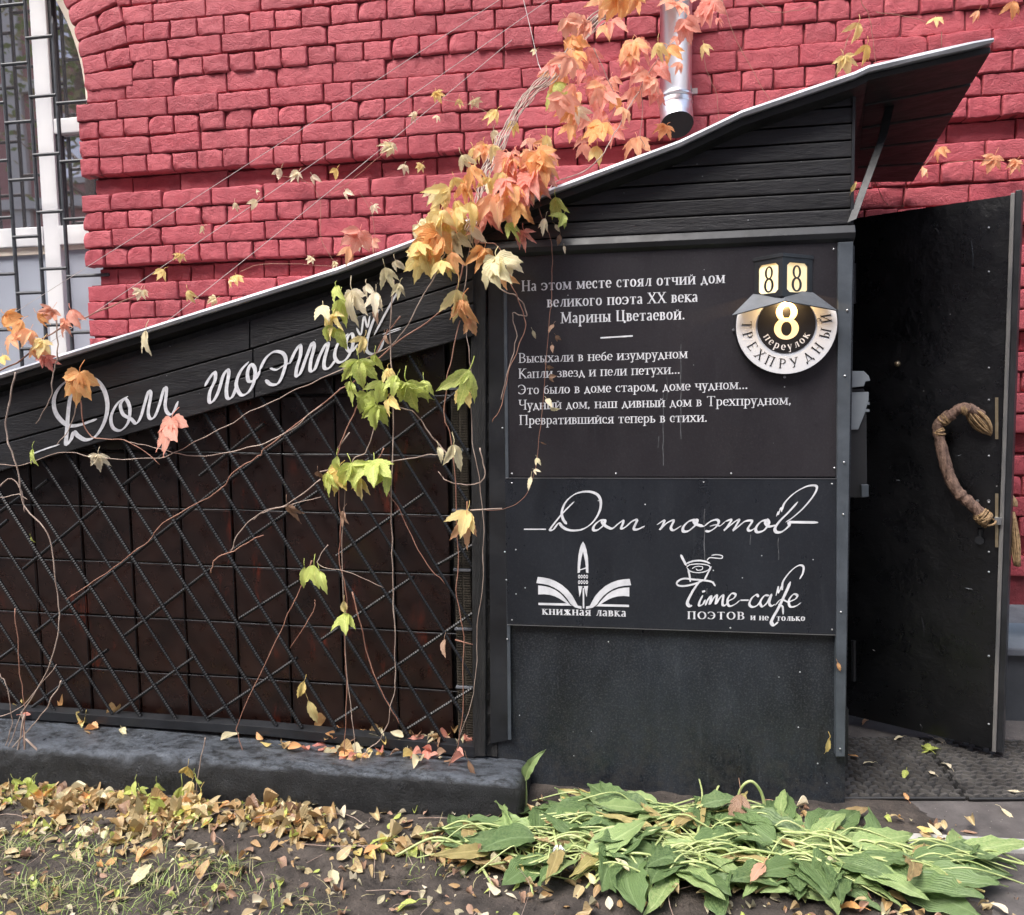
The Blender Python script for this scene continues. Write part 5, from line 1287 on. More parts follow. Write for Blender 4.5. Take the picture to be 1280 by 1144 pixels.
cr = thing('virginia_creeper', 'main creeper with orange and pink leaves tumbling over the roof edge', 'climbing plant', tuple(P(600, 300, YP-.12)))
YV = YP-.13
up_ = [(709, 34, 'P'), (732, 37, 'P'), (766, 40, 'P'), (776, 10, 'O'), (755, 12, 'O'), (795, 6, 'O'), (712, 81, 'O'), (736, 74, 'P'), (729, 101, 'P'), (702, 104, 'O'), (742, 111, 'P'), (705, 134, 'P'), (714, 146, 'O'), (695, 121, 'G'),
       (769, 131, 'O'), (793, 121, 'P'), (779, 148, 'O'), (752, 171, 'O'), (766, 171, 'P'), (712, 168, 'O'), (729, 191, 'P'), (746, 196, 'Y'), (796, 189, 'O'), (722, 146, 'C'), (690, 92, 'P'), (748, 128, 'P'), (735, 160, 'P'),
       (816, 124, 'P'), (822, 94, 'P'), (823, 68, 'Y'), (836, 72, 'O'), (843, 18, 'P'), (848, 56, 'P'), (857, 37, 'P'), (833, 168, 'O'), (812, 112, 'P'), (870, 8, 'P'), (850, 88, 'P'), (890, 15, 'P')]
md_ = [(621, 148, 'Y', 11), (642, 161, 'Y', 11), (618, 171, 'C', 12), (605, 191, 'Y', 14), (578, 205, 'C', 15), (591, 198, 'Y', 15), (608, 195, 'O', 17), (635, 212, 'P', 20), (655, 205, 'O', 20), (672, 208, 'O', 20), (685, 188, 'O', 16), (662, 185, 'P', 14),
       (655, 228, 'P', 24), (668, 240, 'P', 27), (678, 215, 'O', 22), (628, 232, 'Y', 18), (611, 235, 'Y', 17), (581, 245, 'O', 20), (561, 252, 'Y', 18), (568, 232, 'Y', 13), (548, 252, 'C', 17), (561, 275, 'O', 18), (575, 282, 'Y', 20), (601, 265, 'O', 22),
       (621, 262, 'O', 22), (608, 277, 'P', 20), (648, 269, 'O', 20), (638, 281, 'O', 20), (588, 269, 'Y', 20), (524, 292, 'C', 16), (548, 312, 'O', 23), (571, 309, 'C', 18), (523, 316, 'Y', 18), (531, 329, 'Y', 19), (552, 340, 'Y', 20), (566, 329, 'O', 18),
       (605, 329, 'O', 20), (621, 343, 'C', 22), (637, 340, 'C', 17), (635, 292, 'G', 13), (655, 302, 'P', 16), (695, 262, 'G', 17), (704, 278, 'G', 14), (682, 282, 'C', 10), (450, 304, 'P', 16), (467, 309, 'P', 14), (437, 320, 'O', 14), (590, 225, 'O', 18), (640, 245, 'O', 20), (598, 298, 'P', 16), (560, 292, 'Y', 16)]
up_ += [(random.gauss(738, 26), random.gauss(110, 34), random.choice('PPO')) for _ in range(14)]+[(random.uniform(780, 850), random.uniform(60, 130), random.choice('PPO')) for _ in range(6)]
for u, v, c_ in up_:
    hang(cr, u, v, random.uniform(13, 19), c_, -.28-.25*random.random(), random.choice((5, 3, 3, 2, 9)))
md_ += [(random.gauss(662, 22), random.gauss(222, 18), random.choice('PPO'), random.uniform(14, 22)) for _ in range(9)]+[(random.gauss(575, 26), random.gauss(275, 22), random.choice('YYOC'), random.uniform(12, 18)) for _ in range(5)]
for u, v, c_, r_ in md_:
    far = v < 200
    hang(cr, u, v, r_, c_, (-.45 if far else YV-random.uniform(-.03, .06)), random.choice((3, 3, 5, 2, 9)) if r_ > 15 else 3)
    if r_ > 15 and random.random() < .5: hang(cr, u+random.uniform(-12, 12), v+random.uniform(-8, 12), r_*.75, random.choice('OYC' + c_), YV+.02, random.choice((2, 1, 3)))
for k in range(9):                                             # bundle of woody strands down the wall
    o_ = (k-4)*1.7
    stemp(cr, [(792+o_, -12), (748+o_, 20+k), (716+o_, 60), (690+o_, 90+k), (664+o_*1.3, 116), (640+o_, 150), (622+o_*.8, 184+k), (608+o_, 215), (598+o_*.5, 250), (588+o_, 290)], -.12, random.uniform(.0018, .003), 'stem', .009, Y2=YV)
stemp(cr, [(806, 101), (783, 141), (765, 172), (752, 195), (729, 215), (695, 228), (680, 250)], -.4, .0022, Y2=YP-.05)
stemp(cr, [(840, 50), (806, 101), (803, 141), (800, 168), (806, 183)], -.4, .0015)
stemp(cr, [(742, 60), (760, 100), (770, 130), (752, 170)], -.4, .0015)
for pts in ([(588, 290), (601, 302), (621, 305), (634, 330), (640, 356), (652, 384), (655, 413), (638, 457), (628, 501), (615, 527)],
            [(588, 290), (598, 320), (625, 360), (648, 372), (658, 395), (640, 392), (646, 420), (636, 460), (626, 500)],
            [(590, 290), (584, 330), (578, 380), (583, 420), (590, 470), (588, 500), (592, 560), (601, 623), (604, 710), (597, 784), (594, 847), (587, 889), (569, 930)],
            [(565, 300), (540, 350), (500, 420), (462, 445), (408, 470), (362, 492), (307, 519), (245, 552), (200, 572), (125, 573), (80, 566), (20, 583), (-30, 575)],
            [(580, 330), (560, 380), (500, 425), (440, 478), (403, 504), (336, 558), (320, 573), (296, 588), (274, 613), (242, 632), (201, 658), (182, 680), (141, 711), (113, 730), (82, 750)],
            [(402, 505), (360, 540), (310, 560), (240, 570), (196, 560), (160, 552)],
            [(575, 400), (560, 470), (556, 520), (566, 560), (573, 682), (571, 735), (580, 805), (576, 910), (560, 960), (530, 1012), (524, 1045)],
            [(500, 395), (470, 440), (450, 500), (432, 540), (421, 580), (426, 647), (424, 700), (433, 742), (431, 805), (433, 857), (431, 945)],
            [(492, 350), (488, 420), (492, 520), (489, 640), (491, 721), (494, 805), (492, 868), (478, 920), (457, 941), (430, 985)],
            [(470, 520), (460, 560), (440, 580), (430, 640), (430, 780), (438, 880), (446, 940), (452, 1020)],
            [(560, 570), (540, 545), (515, 515), (480, 505)], [(600, 560), (606, 595), (590, 606), (560, 602), (548, 590)],
            [(400, 590), (520, 572), (556, 566)], [(484, 412), (470, 440), (455, 455)], [(390, 700), (370, 745), (350, 790), (302, 895), (299, 925), (326, 999)],
            [(410, 680), (398, 705), (440, 718), (480, 735)], [(400, 600), (360, 630), (330, 640), (316, 650)], [(290, 689), (300, 665), (330, 640), (400, 622)],
            [(264, 716), (268, 700), (290, 690), (310, 678), (330, 668)], [(569, 800), (592, 806)], [(393, 750), (391, 764), (363, 811)],
            [(440, 740), (460, 820), (480, 870), (500, 905)], [(588, 638), (628, 637)], [(421, 560), (436, 540)], [(480, 560), (472, 590), (500, 640), (530, 700), (556, 730)]):
    stemp(cr, pts, YV+random.uniform(0, .03), random.uniform(.0015, .0026), random.choice(('stem', 'stem', 'stemred')), .006)
low = [(418, 350+60, 'Y', 20, 5), (470, 380, 'C', 18, 3), (530, 488, 'G', 16, 3), (460, 505, 'G', 18, 9), (486, 474, 'Y', 16, 3), (425, 600, 'Y', 20, 9), (484, 604, 'G', 18, 2), (500, 365, 'C', 15, 3), (455, 432, 'Y', 15, 3), (488, 512, 'Y', 15, 2), (452, 610, 'Y', 16, 3), (430, 760, 'Y', 12, 1), (578, 500, 'Y', 16, 2), (588, 410, 'O', 18, 2), (404, 395, 'C', 14, 2), (580, 395, 'O', 30, 3), (572, 385, 'Y', 26, 3), (586, 484, 'G', 27, 3), (441, 385, 'C', 24, 5), (421, 372, 'G', 17, 2), (427, 392, 'G', 22, 3), (459, 368, 'C', 18, 2), (410, 420, 'G', 18, 2), (424, 424, 'G', 18, 1), (482, 348, 'C', 17, 3), (495, 335, 'C', 14, 2),
       (449, 468, 'G', 21, 5), (470, 455, 'G', 14, 2), (440, 492, 'G', 17, 3), (477, 489, 'G', 17, 3), (510, 500, 'G', 24, 5), (472, 522, 'G', 22, 5), (496, 486, 'G', 18, 2), (440, 598, 'G', 26, 5), (468, 596, 'G', 24, 5), (412, 606, 'G', 22, 3), (422, 582, 'G', 14, 1),
       (584, 655, 'Y', 22, 3), (583, 662, 'O', 20, 3), (393, 722, 'G', 21, 2), (381, 722, 'G', 17, 1), (400, 727, 'G', 17, 1), (432, 781, 'G', 18, 3), (386, 888, 'Y', 18, 1), (380, 862, 'Y', 12, 1), (567, 572, 'C', 20, 2), (548, 568, 'C', 14, 1),
       (362, 642, 'B', 14, 3), (430, 648, 'B', 12, 3), (398, 596, 'B', 11, 2), (556, 808, 'B', 10, 1), (586, 962, 'B', 13, 1), (470, 396, 'B', 10, 1), (482, 424, 'B', 9, 1)]
for u, v, c_, r_, kd in low: hang(cr, u, v, r_, c_, YV-random.uniform(0, .04), kd, rot=random.uniform(-22, 22))

tw = thing('thin_tendril', 'thin dried tendril with tiny leaves dangling over the poem board', 'tendril', tuple(P(690, 300, YS1-.03)))
stemp(tw, [(668, 240), (675, 265), (689, 302), (690, 340), (689, 380), (687, 397), (679, 497), (674, 548), (669, 588), (655, 622), (628, 637), (600, 637)], YS1-.04, .0011, 'stemred', .003)
for u, v in ((692, 412), (695, 424), (690, 437), (684, 462), (687, 476), (683, 505), (688, 515), (676, 556), (671, 578), (668, 592), (664, 603), (700, 300), (705, 312), (694, 286), (666, 418)):
    hang(tw, u, v, random.uniform(5, 9), random.choice('CCB'), YS1-.045, random.choice((1, 1, 2)), rot=random.uniform(-70, 70))

lf = thing('creeper_spray', 'spray of orange creeper leaves before the window at far left', 'climbing plant', tuple(P(40, 440, YP-.12)))
for u, v, c_, r_ in ((28, 412, 'O', 15), (48, 402, 'O', 15), (66, 396, 'P', 14), (18, 430, 'O', 15), (55, 438, 'Y', 14), (58, 456, 'P', 14), (90, 400, 'P', 13), (4, 455, 'Y', 14), (38, 424, 'O', 15), (44, 445, 'O', 14), (84, 412, 'P', 12), (-8, 420, 'O', 14), (8, 405, 'O', 13), (-14, 460, 'O', 14)):
    hang(lf, u, v, r_, c_, YV-.02, random.choice((3, 5)), rot=random.uniform(-60, 60))
for pts in ([(70, 400), (72, 440), (66, 470), (62, 500), (45, 530)], [(20, 465), (12, 500), (8, 545), (22, 585), (31, 635), (60, 667), (71, 736), (74, 780), (60, 837), (31, 887), (10, 935)],
            [(-20, 470), (20, 455), (60, 420), (110, 395), (170, 370)], [(19, 761), (24, 834), (31, 893), (29, 990)], [(0, 842), (9, 862), (14, 906), (4, 940), (-6, 955)],
            [(77, 851), (58, 885), (34, 915), (-6, 958)], [(30, 922), (60, 948), (84, 965), (118, 992)], [(30, 922), (70, 962), (112, 1005)], [(0, 608), (12, 598), (26, 612), (30, 640)], [(-10, 625), (20, 618), (34, 625)],
            [(-10, 900), (30, 880), (70, 830)], [(28, 890), (30, 940), (-4, 990)], [(31, 893), (18, 960), (6, 990)], [(100, 490), (84, 540), (70, 556)], [(100, 500), (112, 545), (160, 552), (200, 580)]):
    stemp(lf, pts, YV-.01+(0 if pts[-1][1] < 900 else -.06), random.uniform(.0016, .0028), random.choice(('stem', 'stem', 'stemred')), .006)
single = [(101, 484, 'O', 20, 9, 'crumpled orange leaf over the painted capital letter'), (216, 545, 'P', 30, 9, 'large salmon pink lobed leaf below the painted title'),
          (124, 578, 'C', 13, 5, 'pale cream leaf hanging under the fascia at left'), (42, 572, 'G', 13, 2, 'small green leaf under the fascia end at far left'),
          (184, 428, 'C', 22, 2, 'narrow folded cream leaf caught on the roof edge'), (236, 372, 'Y', 14, 3, 'yellow leaf just above the roof edge at left'), (39, 675, 'G', 6, 1, 'tiny yellow green leaf hanging before the bars at left')]
for u, v, c_, r_, kd, lab in single:
    o = hang(None, u, v, r_*.95, c_, YV-.02, kd, rot=random.uniform(-15, 15), name='creeper_leaf'); tag(o, lab, 'leaf')

wl = thing('wall_creeper', 'faint creeper shoots with small cream leaves on the left bricks', 'climbing plant', tuple(P(350, 240, -.04)))
for u, v in ((351, 218), (373, 223), (391, 227), (321, 242), (321, 257), (294, 259), (255, 289), (225, 324), (205, 346), (181, 368), (289, 356), (390, 327), (421, 218), (487, 185), (490, 192), (506, 213), (527, 212), (433, 247), (467, 262), (546, 123), (574, 129), (593, 131), (521, 148), (546, 151), (670, 67), (176, 370), (295, 352), (270, 380), (420, 333), (460, 350)):
    hang(wl, u, v, random.uniform(6, 10), random.choice('CCCY'), -.05, random.choice((5, 3, 2)), rot=random.uniform(-70, 70))
for pts in ([(420, 330), (402, 300), (400, 250), (380, 226), (345, 220)], [(300, 340), (330, 330), (400, 332), (440, 336)], [(470, 330), (465, 270), (450, 240)], [(487, 185), (440, 225), (410, 245)], [(595, 133), (612, 145), (618, 170)], [(545, 123), (570, 128), (595, 133)]):
    stemp(wl, pts, -.05, .0012, 'stemred', .004)
wr_ = thing('wall_creeper', 'sparse creeper with yellow leaves on the bricks right of the downpipe', 'climbing plant', tuple(P(1080, 60, -.04)))
for u, v, c_, r_, Y in ((880, 64, 'Y', 12, -.1), (1072, 40, 'Y', 14, -.12), (1083, 66, 'Y', 12, -.12), (1055, 82, 'Y', 12, -.4), (1169, 32, 'Y', 12, -.05), (1223, 20, 'O', 8, -.05), (1266, 12, 'O', 12, -.05), (1174, 195, 'O', 11, -.05), (1152, 220, 'O', 14, -.06), (1159, 190, 'O', 7, -.05), (1243, 205, 'O', 11, -.05), (1271, 209, 'O', 11, -.05), (896, 30, 'P', 9, -.05)):
    hang(wr_, u, v, r_, c_, Y, random.choice((3, 5)) if r_ > 10 else 3, rot=random.uniform(-40, 40))
for pts in ([(1070, -10), (1086, 20), (1091, 50), (1095, 82)], [(1060, 50), (1050, 75), (1042, 100)], [(902, 0), (920, 50), (945, 95), (965, 132)], [(878, 60), (884, 90), (896, 120), (899, 158)], [(1070, 30), (1058, 52), (1052, 76)],
            [(940, -5), (965, 15), (1000, 12), (1020, 5)], [(1165, 195), (1140, 225), (1128, 250)], [(1092, 225), (1110, 256), (1130, 258)], [(1177, 40), (1176, 62)], [(1180, 205), (1230, 200), (1275, 212)], [(1095, 15), (1130, 20), (1160, 28)]):
    stemp(wr_, pts, -.05, .0013, 'stemred', .005)
# strings
for a, b, lab in (((760, -90), (-20, 415), 'uppermost of the slanting pale strings across the brick wall'), ((870, -130), (60, 430), 'middle slanting pale string across the brick wall'), ((640, 50), (160, 440), 'lowest slanting pale string above the left roof edge')):
    mb = MB(); p, q = P(*a, -.05), P(*b, -.05); mb.tube([p.lerp(q, i/20)-Vector((0, 0, .012*math.sin(math.pi*i/20))) for i in range(21)], .0012, 5)
    o = mb.build('garden_string', M['string'], None); tag(o, lab, 'string', 'strings strung for the creeper')
mb = MB(); mb.tube([P(652, -10, -.06), P(664, 40, -.06), P(673, 80, -.06), P(682, 100, -.1)], .0015, 5); o = mb.build('garden_string', M['string'], None); tag(o, 'short steep string beside the woody creeper strands', 'string', 'strings strung for the creeper')

# ================================================================== HOSTAS
def hosta_mesh(seed, m, L=1, Wd=.24, pet=.7):
    rnd = random.Random(seed); mb = MB(); n = 12; vs = []; uvs = []; K = 8
    dr = rnd.uniform(.0, .32); fold = rnd.uniform(-.1, .6); ph = rnd.random()*6; twist = rnd.uniform(-1.0, 1.0); bend = rnd.uniform(-.35, .35)
    for i in range(n+1):
        t = i/n; w_ = Wd*(math.sin(math.pi*min(1, .05+.95*t**.72))**.8)*(1.02-.1*t)*(1+.10*math.sin(t*23+ph)*(t > .2))
        if i == n: w_ = .002
        y = L*t; z = .16*math.sin(t*2.4)*L-dr*L*t*t*.6
        for k in range(-K, K+1):
            s_ = k/K; x = w_*s_; tz_ = twist*t
            zz_ = fold*abs(x)+.03*math.sin(t*17+ph*2+s_*3)*abs(s_)+.012*math.sin(t*31+s_*5+ph)+.010*math.cos(s_*K*math.pi*.999)*(1-t*.6)*(w_/Wd)+.045*Wd*4*abs(s_)**2*math.sin(t*9+ph+s_*2)*.5
            X = x*math.cos(tz_)-zz_*math.sin(tz_); Zz = x*math.sin(tz_)+zz_*math.cos(tz_)
            vs.append(Vector((X+bend*t*t*L, y, z+Zz))); uvs.append((abs(s_), t))
    w2 = 2*K+1
    mb.add(vs, [(i*w2+k, i*w2+k+1, (i+1)*w2+k+1, (i+1)*w2+k) for i in range(n) for k in range(w2-1)], 0, uvs)
    pp = crv([Vector((0, .03, 0)), Vector((rnd.uniform(-.06, .06), -pet*.5, .03)), Vector((rnd.uniform(-.15, .15), -pet, -.08))], 5)
    mb.tube(pp, [.022 for i in range(len(pp))], 5, 1)
    o = mb.build('leaf', [m, M['stalk']], None, smooth=True); me = o.data; bpy.data.objects.remove(o); return me
HM = [hosta_mesh(i, M['hosta'], 1, random.uniform(.19, .29), random.uniform(.6, 1.2)) for i in range(9)]+[hosta_mesh(40+i, M['hosta2'], 1, random.uniform(.13, .23), random.uniform(.7, 1.3)) for i in range(6)]+[hosta_mesh(80+i, M['hosta3'], 1, .13, 1.0) for i in range(3)]
def hosta(px, label, nl, ns, spread, seed, grp='collapsed hostas along the foot of the porch'):
    rnd = random.Random(seed); c = G(px[0], px[1], .0); t = thing('hosta', label, 'plant', (c.x, c.y, 0), group=grp)
    inv = Matrix.Translation((-c.x, -c.y, 0))
    for k in range(nl):
        a = rnd.uniform(0, 2*math.pi); rad = rnd.uniform(.25, 1.0)
        x, y = c.x+math.cos(a)*rad*spread[0], c.y+math.sin(a)*rad*spread[1]
        y = min(y, YP-.06)
        dirv = math.atan2((y-c.y)*1.2, x-c.x)+rnd.uniform(-1.2, 1.2); L = rnd.uniform(.10, .20)
        o = bpy.data.objects.new('leaf', rnd.choice(HM)); link(o); o.parent = t; o.matrix_parent_inverse = inv
        tip = Vector((x+math.cos(dirv)*L, y+math.sin(dirv)*L, 0))
        if tip.y > YP-.03: dirv = -dirv
        h_ = .016+.045*(1-rad)*rnd.random()+rnd.uniform(0, .022)
        o.matrix_basis = Matrix.Translation((x, y, h_)) @ Matrix.Rotation(dirv-math.pi/2, 4, 'Z') @ Matrix.Rotation(R(rnd.uniform(-8, 10)), 4, 'X') @ Matrix.Rotation(R(rnd.uniform(-30, 30)), 4, 'Y') @ Matrix.Diagonal((L, L, L*.5, 1))
    for k in range(ns):
        a = rnd.uniform(0, 2*math.pi); l1 = rnd.uniform(.5, 1.05); ex, ey = c.x+math.cos(a)*l1*spread[0]*.9, min(YP-.04, c.y+math.sin(a)*l1*spread[1]*.9)
        s0 = Vector((c.x+rnd.uniform(-.26, .26), min(YP-.05, c.y+rnd.uniform(-.07, .09)), .015)); e_ = Vector((ex, ey, .015+rnd.uniform(0, .03)))
        fl_ = rnd.uniform(.16, .34); an = math.atan2(min(-.02, ey-c.y)*.8, (s0.x-c.x)*1.4+rnd.uniform(-.12, .22)); e_ = Vector((s0.x+math.cos(an)*fl_, s0.y+math.sin(an)*fl_*.55, .012+rnd.uniform(0, .03)))
        mid = s0.lerp(e_, .5)+Vector((rnd.uniform(-.03, .03), rnd.uniform(-.02, .02), rnd.uniform(.015, .06)))
        mb = MB(); r_ = rnd.uniform(.0016, .0036); mb.tube(crv([s0, s0.lerp(mid, .5)+Vector((0, 0, .012)), mid, e_], 5), r_, 5); mb.build('stalk', M['stalk'], t, smooth=True)
hosta((708, 1078), 'leftmost collapsed green hosta clump beside the kerb end', 54, 34, (.27, .12), 1)
hosta((860, 1072), 'middle collapsed hosta clump under the lower panel with pale stalks', 76, 62, (.32, .16), 2)
hosta((1020, 1085), 'third collapsed hosta clump in front of the porch corner', 66, 52, (.26, .15), 3)
hosta((1115, 1090), 'rightmost collapsed hosta clump spilling onto the asphalt', 34, 8, (.20, .10), 4)
hosta((868, 1036), 'rear row of hosta leaves lying against the black panel', 48, 12, (.42, .07), 9)
# two bent upright pieces
up = thing('hosta_shoot', 'single upright green leaf rising at the kerb end', 'plant', tuple(G(652, 1010)))
o = bpy.data.objects.new('leaf', HM[9]); link(o); o.parent = up; o.matrix_parent_inverse = Matrix.Translation(-up.location)
pu = P(657, 975, YP-.13); o.matrix_basis = Matrix.Translation(pu) @ Matrix.Rotation(R(12), 4, 'Y') @ Matrix.Rotation(R(-25), 4, 'Z') @ Matrix.Rotation(R(78), 4, 'X') @ Matrix.Scale(.115, 4)
mb = MB(); mb.tube(crv([pu, P(658, 1000, YP-.14), P(655, 1030, YP-.15)], 5), .003, 6); mb.build('stalk', M['stalk'], up)
up2 = thing('bent_hosta_leaf', 'bent hosta leaf stalk arching up before the lower panel', 'plant', tuple(G(950, 1040)))
mb = MB(); q = crv([P(u, v, YP-.15) for u, v in ((955, 1045), (957, 1020), (952, 992), (940, 977), (928, 983), (922, 1000), (918, 1030))], 6); mb.tube(q, [.0055-.00005*i for i in range(len(q))], 6); mb.build('stalk', M['stalk'], up2, smooth=True)
for (u, v, mt_) in ((925, 1010, 'hosta'), (930, 1018, 'tan')):
    mb = MB(); leaflet(mb, .09, .03, 5, P(u, v-30, YP-.14), 0, 0, 1.5, .6, 1); mb.v = [(x, y-.0, z) for x, y, z in mb.v]
o = hang(up2, 925, 1012, 26, 'B', YP-.16, 2, rot=8)

# ================================================================== FALLEN LEAVES, GRASS
def litter(n, region, seed, name, cols, smin, smax, zf):
    rnd = random.Random(seed); mb = MB(); cnt = 0
    while cnt < n:
        x, y, ok, z0 = region(rnd)
        if not ok: continue
        L = rnd.uniform(smin, smax); b = MB(); leaflet(b, L, L*rnd.uniform(.2, .42), rnd.random(), Vector((0, 0, 0)), 0, 0, rnd.uniform(-.4, .9), rnd.uniform(-.2, 1.1), rnd.uniform(-1.2, 2.2), n=6)
        mt = Matrix.Translation((x, y, z0+rnd.uniform(.002, .016))) @ Matrix.Rotation(rnd.uniform(0, 6.28), 4, 'Z') @ Matrix.Rotation(rnd.gauss(0, .2), 4, 'X') @ Matrix.Rotation(rnd.gauss(0, .28), 4, 'Y')
        mb.add([mt @ Vector(v) for v in b.v], b.f, rnd.choice(range(len(cols))), b.uv); cnt += 1
    o = mb.build(name, [M[c] for c in cols], None, smooth=True); o['kind'] = 'stuff'; return o
def reg_kerb(rnd):
    x = rnd.uniform(-3.4, -.35); y = kf-abs(rnd.gauss(0, .12))-.035; pile = max(0, .012-(kf-y)*.1)
    if x > -1.0 and rnd.random() < .6: return 0, 0, False, 0
    if mnoise.noise(Vector((x*4.5, y*7, 2)))+.36 < rnd.random()*.6: return 0, 0, False, 0
    return x, y, True, soilz(x, y)+rnd.random()*pile
o = litter(2000, reg_kerb, 11, 'leaf_litter', ['tan', 'tan', 'B', 'tan2', 'tan', 'tan2', 'tan2', 'tan2', 'tan', 'C', 'Y', 'tan2', 'G', 'O'], .016, .058, None); tag(o, 'drift of dry fallen leaves against the black kerb', 'leaf litter', None, 'stuff')
def reg_soil(rnd): x = rnd.uniform(-3.4, .95); y = rnd.uniform(-1.62, kf if x < -.3 else YP-.05); return x, y, True, (soilz(x, y) if x < .95 else 0)
o = litter(1500, reg_soil, 12, 'scattered_leaves', ['tan', 'B', 'tan2', 'B', 'B', 'tan2', 'G', 'straw', 'straw', 'tan', 'C'], .007, .040, None); tag(o, 'small dry leaves scattered over the dark soil', 'leaf litter', None, 'stuff')
def reg_host(rnd): x = rnd.uniform(-.35, 1.0); y = rnd.uniform(-1.35, YP-.08); return x, y, True, soilz(x, y)+.03*rnd.random()
o = litter(150, reg_host, 13, 'leaves_among_hostas', ['tan', 'tan2', 'tan', 'B', 'Y', 'C', 'tan2'], .025, .055, None); tag(o, 'brown and yellow leaves lying among the hostas', 'leaf litter', None, 'stuff')
def reg_rail(rnd):
    u = rnd.choice((rnd.uniform(0, 600), rnd.gauss(545, 30), rnd.gauss(430, 25))); x = P(u, 930, YP-.03).x; y = YP+rnd.uniform(-.02, .05) if rnd.random() < .6 else YP-rnd.uniform(.03, .12)
    return x, y, x < P(588, 930, YP).x, ktop(x)+(.02 if y > YP-.02 else -.002+khump(x, y-kf))+.02*rnd.random()*(abs(u-545) < 50)
o = litter(110, reg_rail, 14, 'leaves_on_kerb', ['tan', 'O', 'C', 'Y', 'B', 'P'], .03, .065, None); tag(o, 'fallen leaves caught along the bottom rail on the kerb', 'leaf litter', None, 'stuff')
# individually visible fallen leaves
def fallen(u, v, z, L, c_, lab, kd=1, group='single fallen leaves'):
    p = G(u, v, z); o = bpy.data.objects.new('fallen_leaf', random.choice(LEAF[c_, kd])); link(o)
    o.matrix_basis = Matrix.Translation(p+Vector((0, 0, .006))) @ Matrix.Rotation(random.uniform(0, 6.3), 4, 'Z') @ Matrix.Rotation(random.uniform(-.3, .3), 4, 'X') @ Matrix.Rotation(random.uniform(-.3, .3), 4, 'Y') @ Matrix.Scale(L, 4)
    tag(o, lab, 'leaf', group); return o
for a in ((152, 912, .14, .05, 'C', 'round cream leaf on the kerb top at left'), (275, 886, .15, .05, 'Y', 'yellow leaf propped behind the bottom rail at left'), (410, 935, .10, .06, 'P', 'pinkish leaf on the kerb below the creeper stems'),
          (478, 942, .10, .055, 'Y', 'yellow leaf on the kerb in its middle'), (955, 1082, .07, .075, 'P', 'red leaf lying on top of the hosta clump'), (1000, 1120, .02, .06, 'Y', 'yellow leaf at the front of the hostas'),
          (1075, 1138, .02, .055, 'O', 'orange leaf in front of the right hosta clump'), (812, 1010, .03, .05, 'O', 'orange leaf on the hostas by the panel'), (730, 1095, .03, .05, 'Y', 'yellow leaf between the left hosta leaves'),
          (1168, 925, .018, .05, 'C', 'pale leaf at the top edge between both mats'), (1128, 923, .018, .035, 'C', 'pale leaf at the back of the left mat'), (1133, 965, .018, .05, 'G', 'green leaf in the middle of the left mat'),
          (1092, 955, .018, .04, 'C', 'small beige leaf on the left part of the left mat'), (1168, 970, .018, .04, 'C', 'beige leaf near the right edge of the left mat'), (1188, 962, .018, .045, 'C', 'whitish leaf on the gap between the mats'),
          (1062, 946, .018, .03, 'O', 'small orange leaf beside the porch corner on the mat'), (1135, 1002, .006, .035, 'O', 'small orange leaf on asphalt below the left mat'), (1252, 1013, .006, .045, 'C', 'cream leaf on asphalt below the right mat'),
          (1275, 992, .018, .04, 'C', 'cream leaf on the right mat near the picture edge'), (1085, 902, .006, .04, 'O', 'orange leaf on the asphalt behind the door bottom'), (1245, 1075, .006, .05, 'Y', 'yellow leaf on asphalt beyond the hostas'), (1215, 1060, .02, .06, 'C', 'cream leaf lying over the edging stone'),
          (415, 1090, .02, .065, 'C', 'large pale leaf on the bare soil'), (165, 1108, .02, .08, 'C', 'long curled cream leaf on the soil at left'), (350, 1110, .015, .05, 'G', 'green leaf upright in the soil'), (490, 1050, .02, .07, 'G', 'long green leaf on soil before the kerb'), (520, 1130, .02, .06, 'G', 'long green leaf at the bottom edge of the picture')):
    fallen(*a)
o = fallen(1163, 940, .018, .06, 'G', 'yellow green sprig lying across the left mat', 5)
o = hang(None, 1036, 932, 13, 'Y', YP-.035, 1, rot=8, name='stuck_leaf'); tag(o, 'yellow leaf stuck to the foot of the corner angle', 'leaf')
o = hang(None, 1047, 833, 6, 'O', YP-.035, 1, rot=-20, name='stuck_leaf'); tag(o, 'tiny orange leaf stuck to the corner angle edge', 'leaf')
o = hang(None, 1064, 246, 7, 'Y', YP-.035, 1, rot=-160, name='stuck_leaf'); tag(o, 'small yellow leaf behind the foot of the roof brace', 'leaf')
mb = MB(); p = G(698, 1064, .055); rnd = random.Random(4)
for k in range(5):
    b = MB(); leaflet(b, .022, .009, k, Vector((0, 0, 0)), k*1.25, 1, .4, .8, 1, n=4); mb.add([p+Vector(v) for v in b.v], b.f)
o = mb.build('paper_scrap', M['litter_white'], None); tag(o, 'tiny crumpled white scrap lying on the left hosta', 'paper')
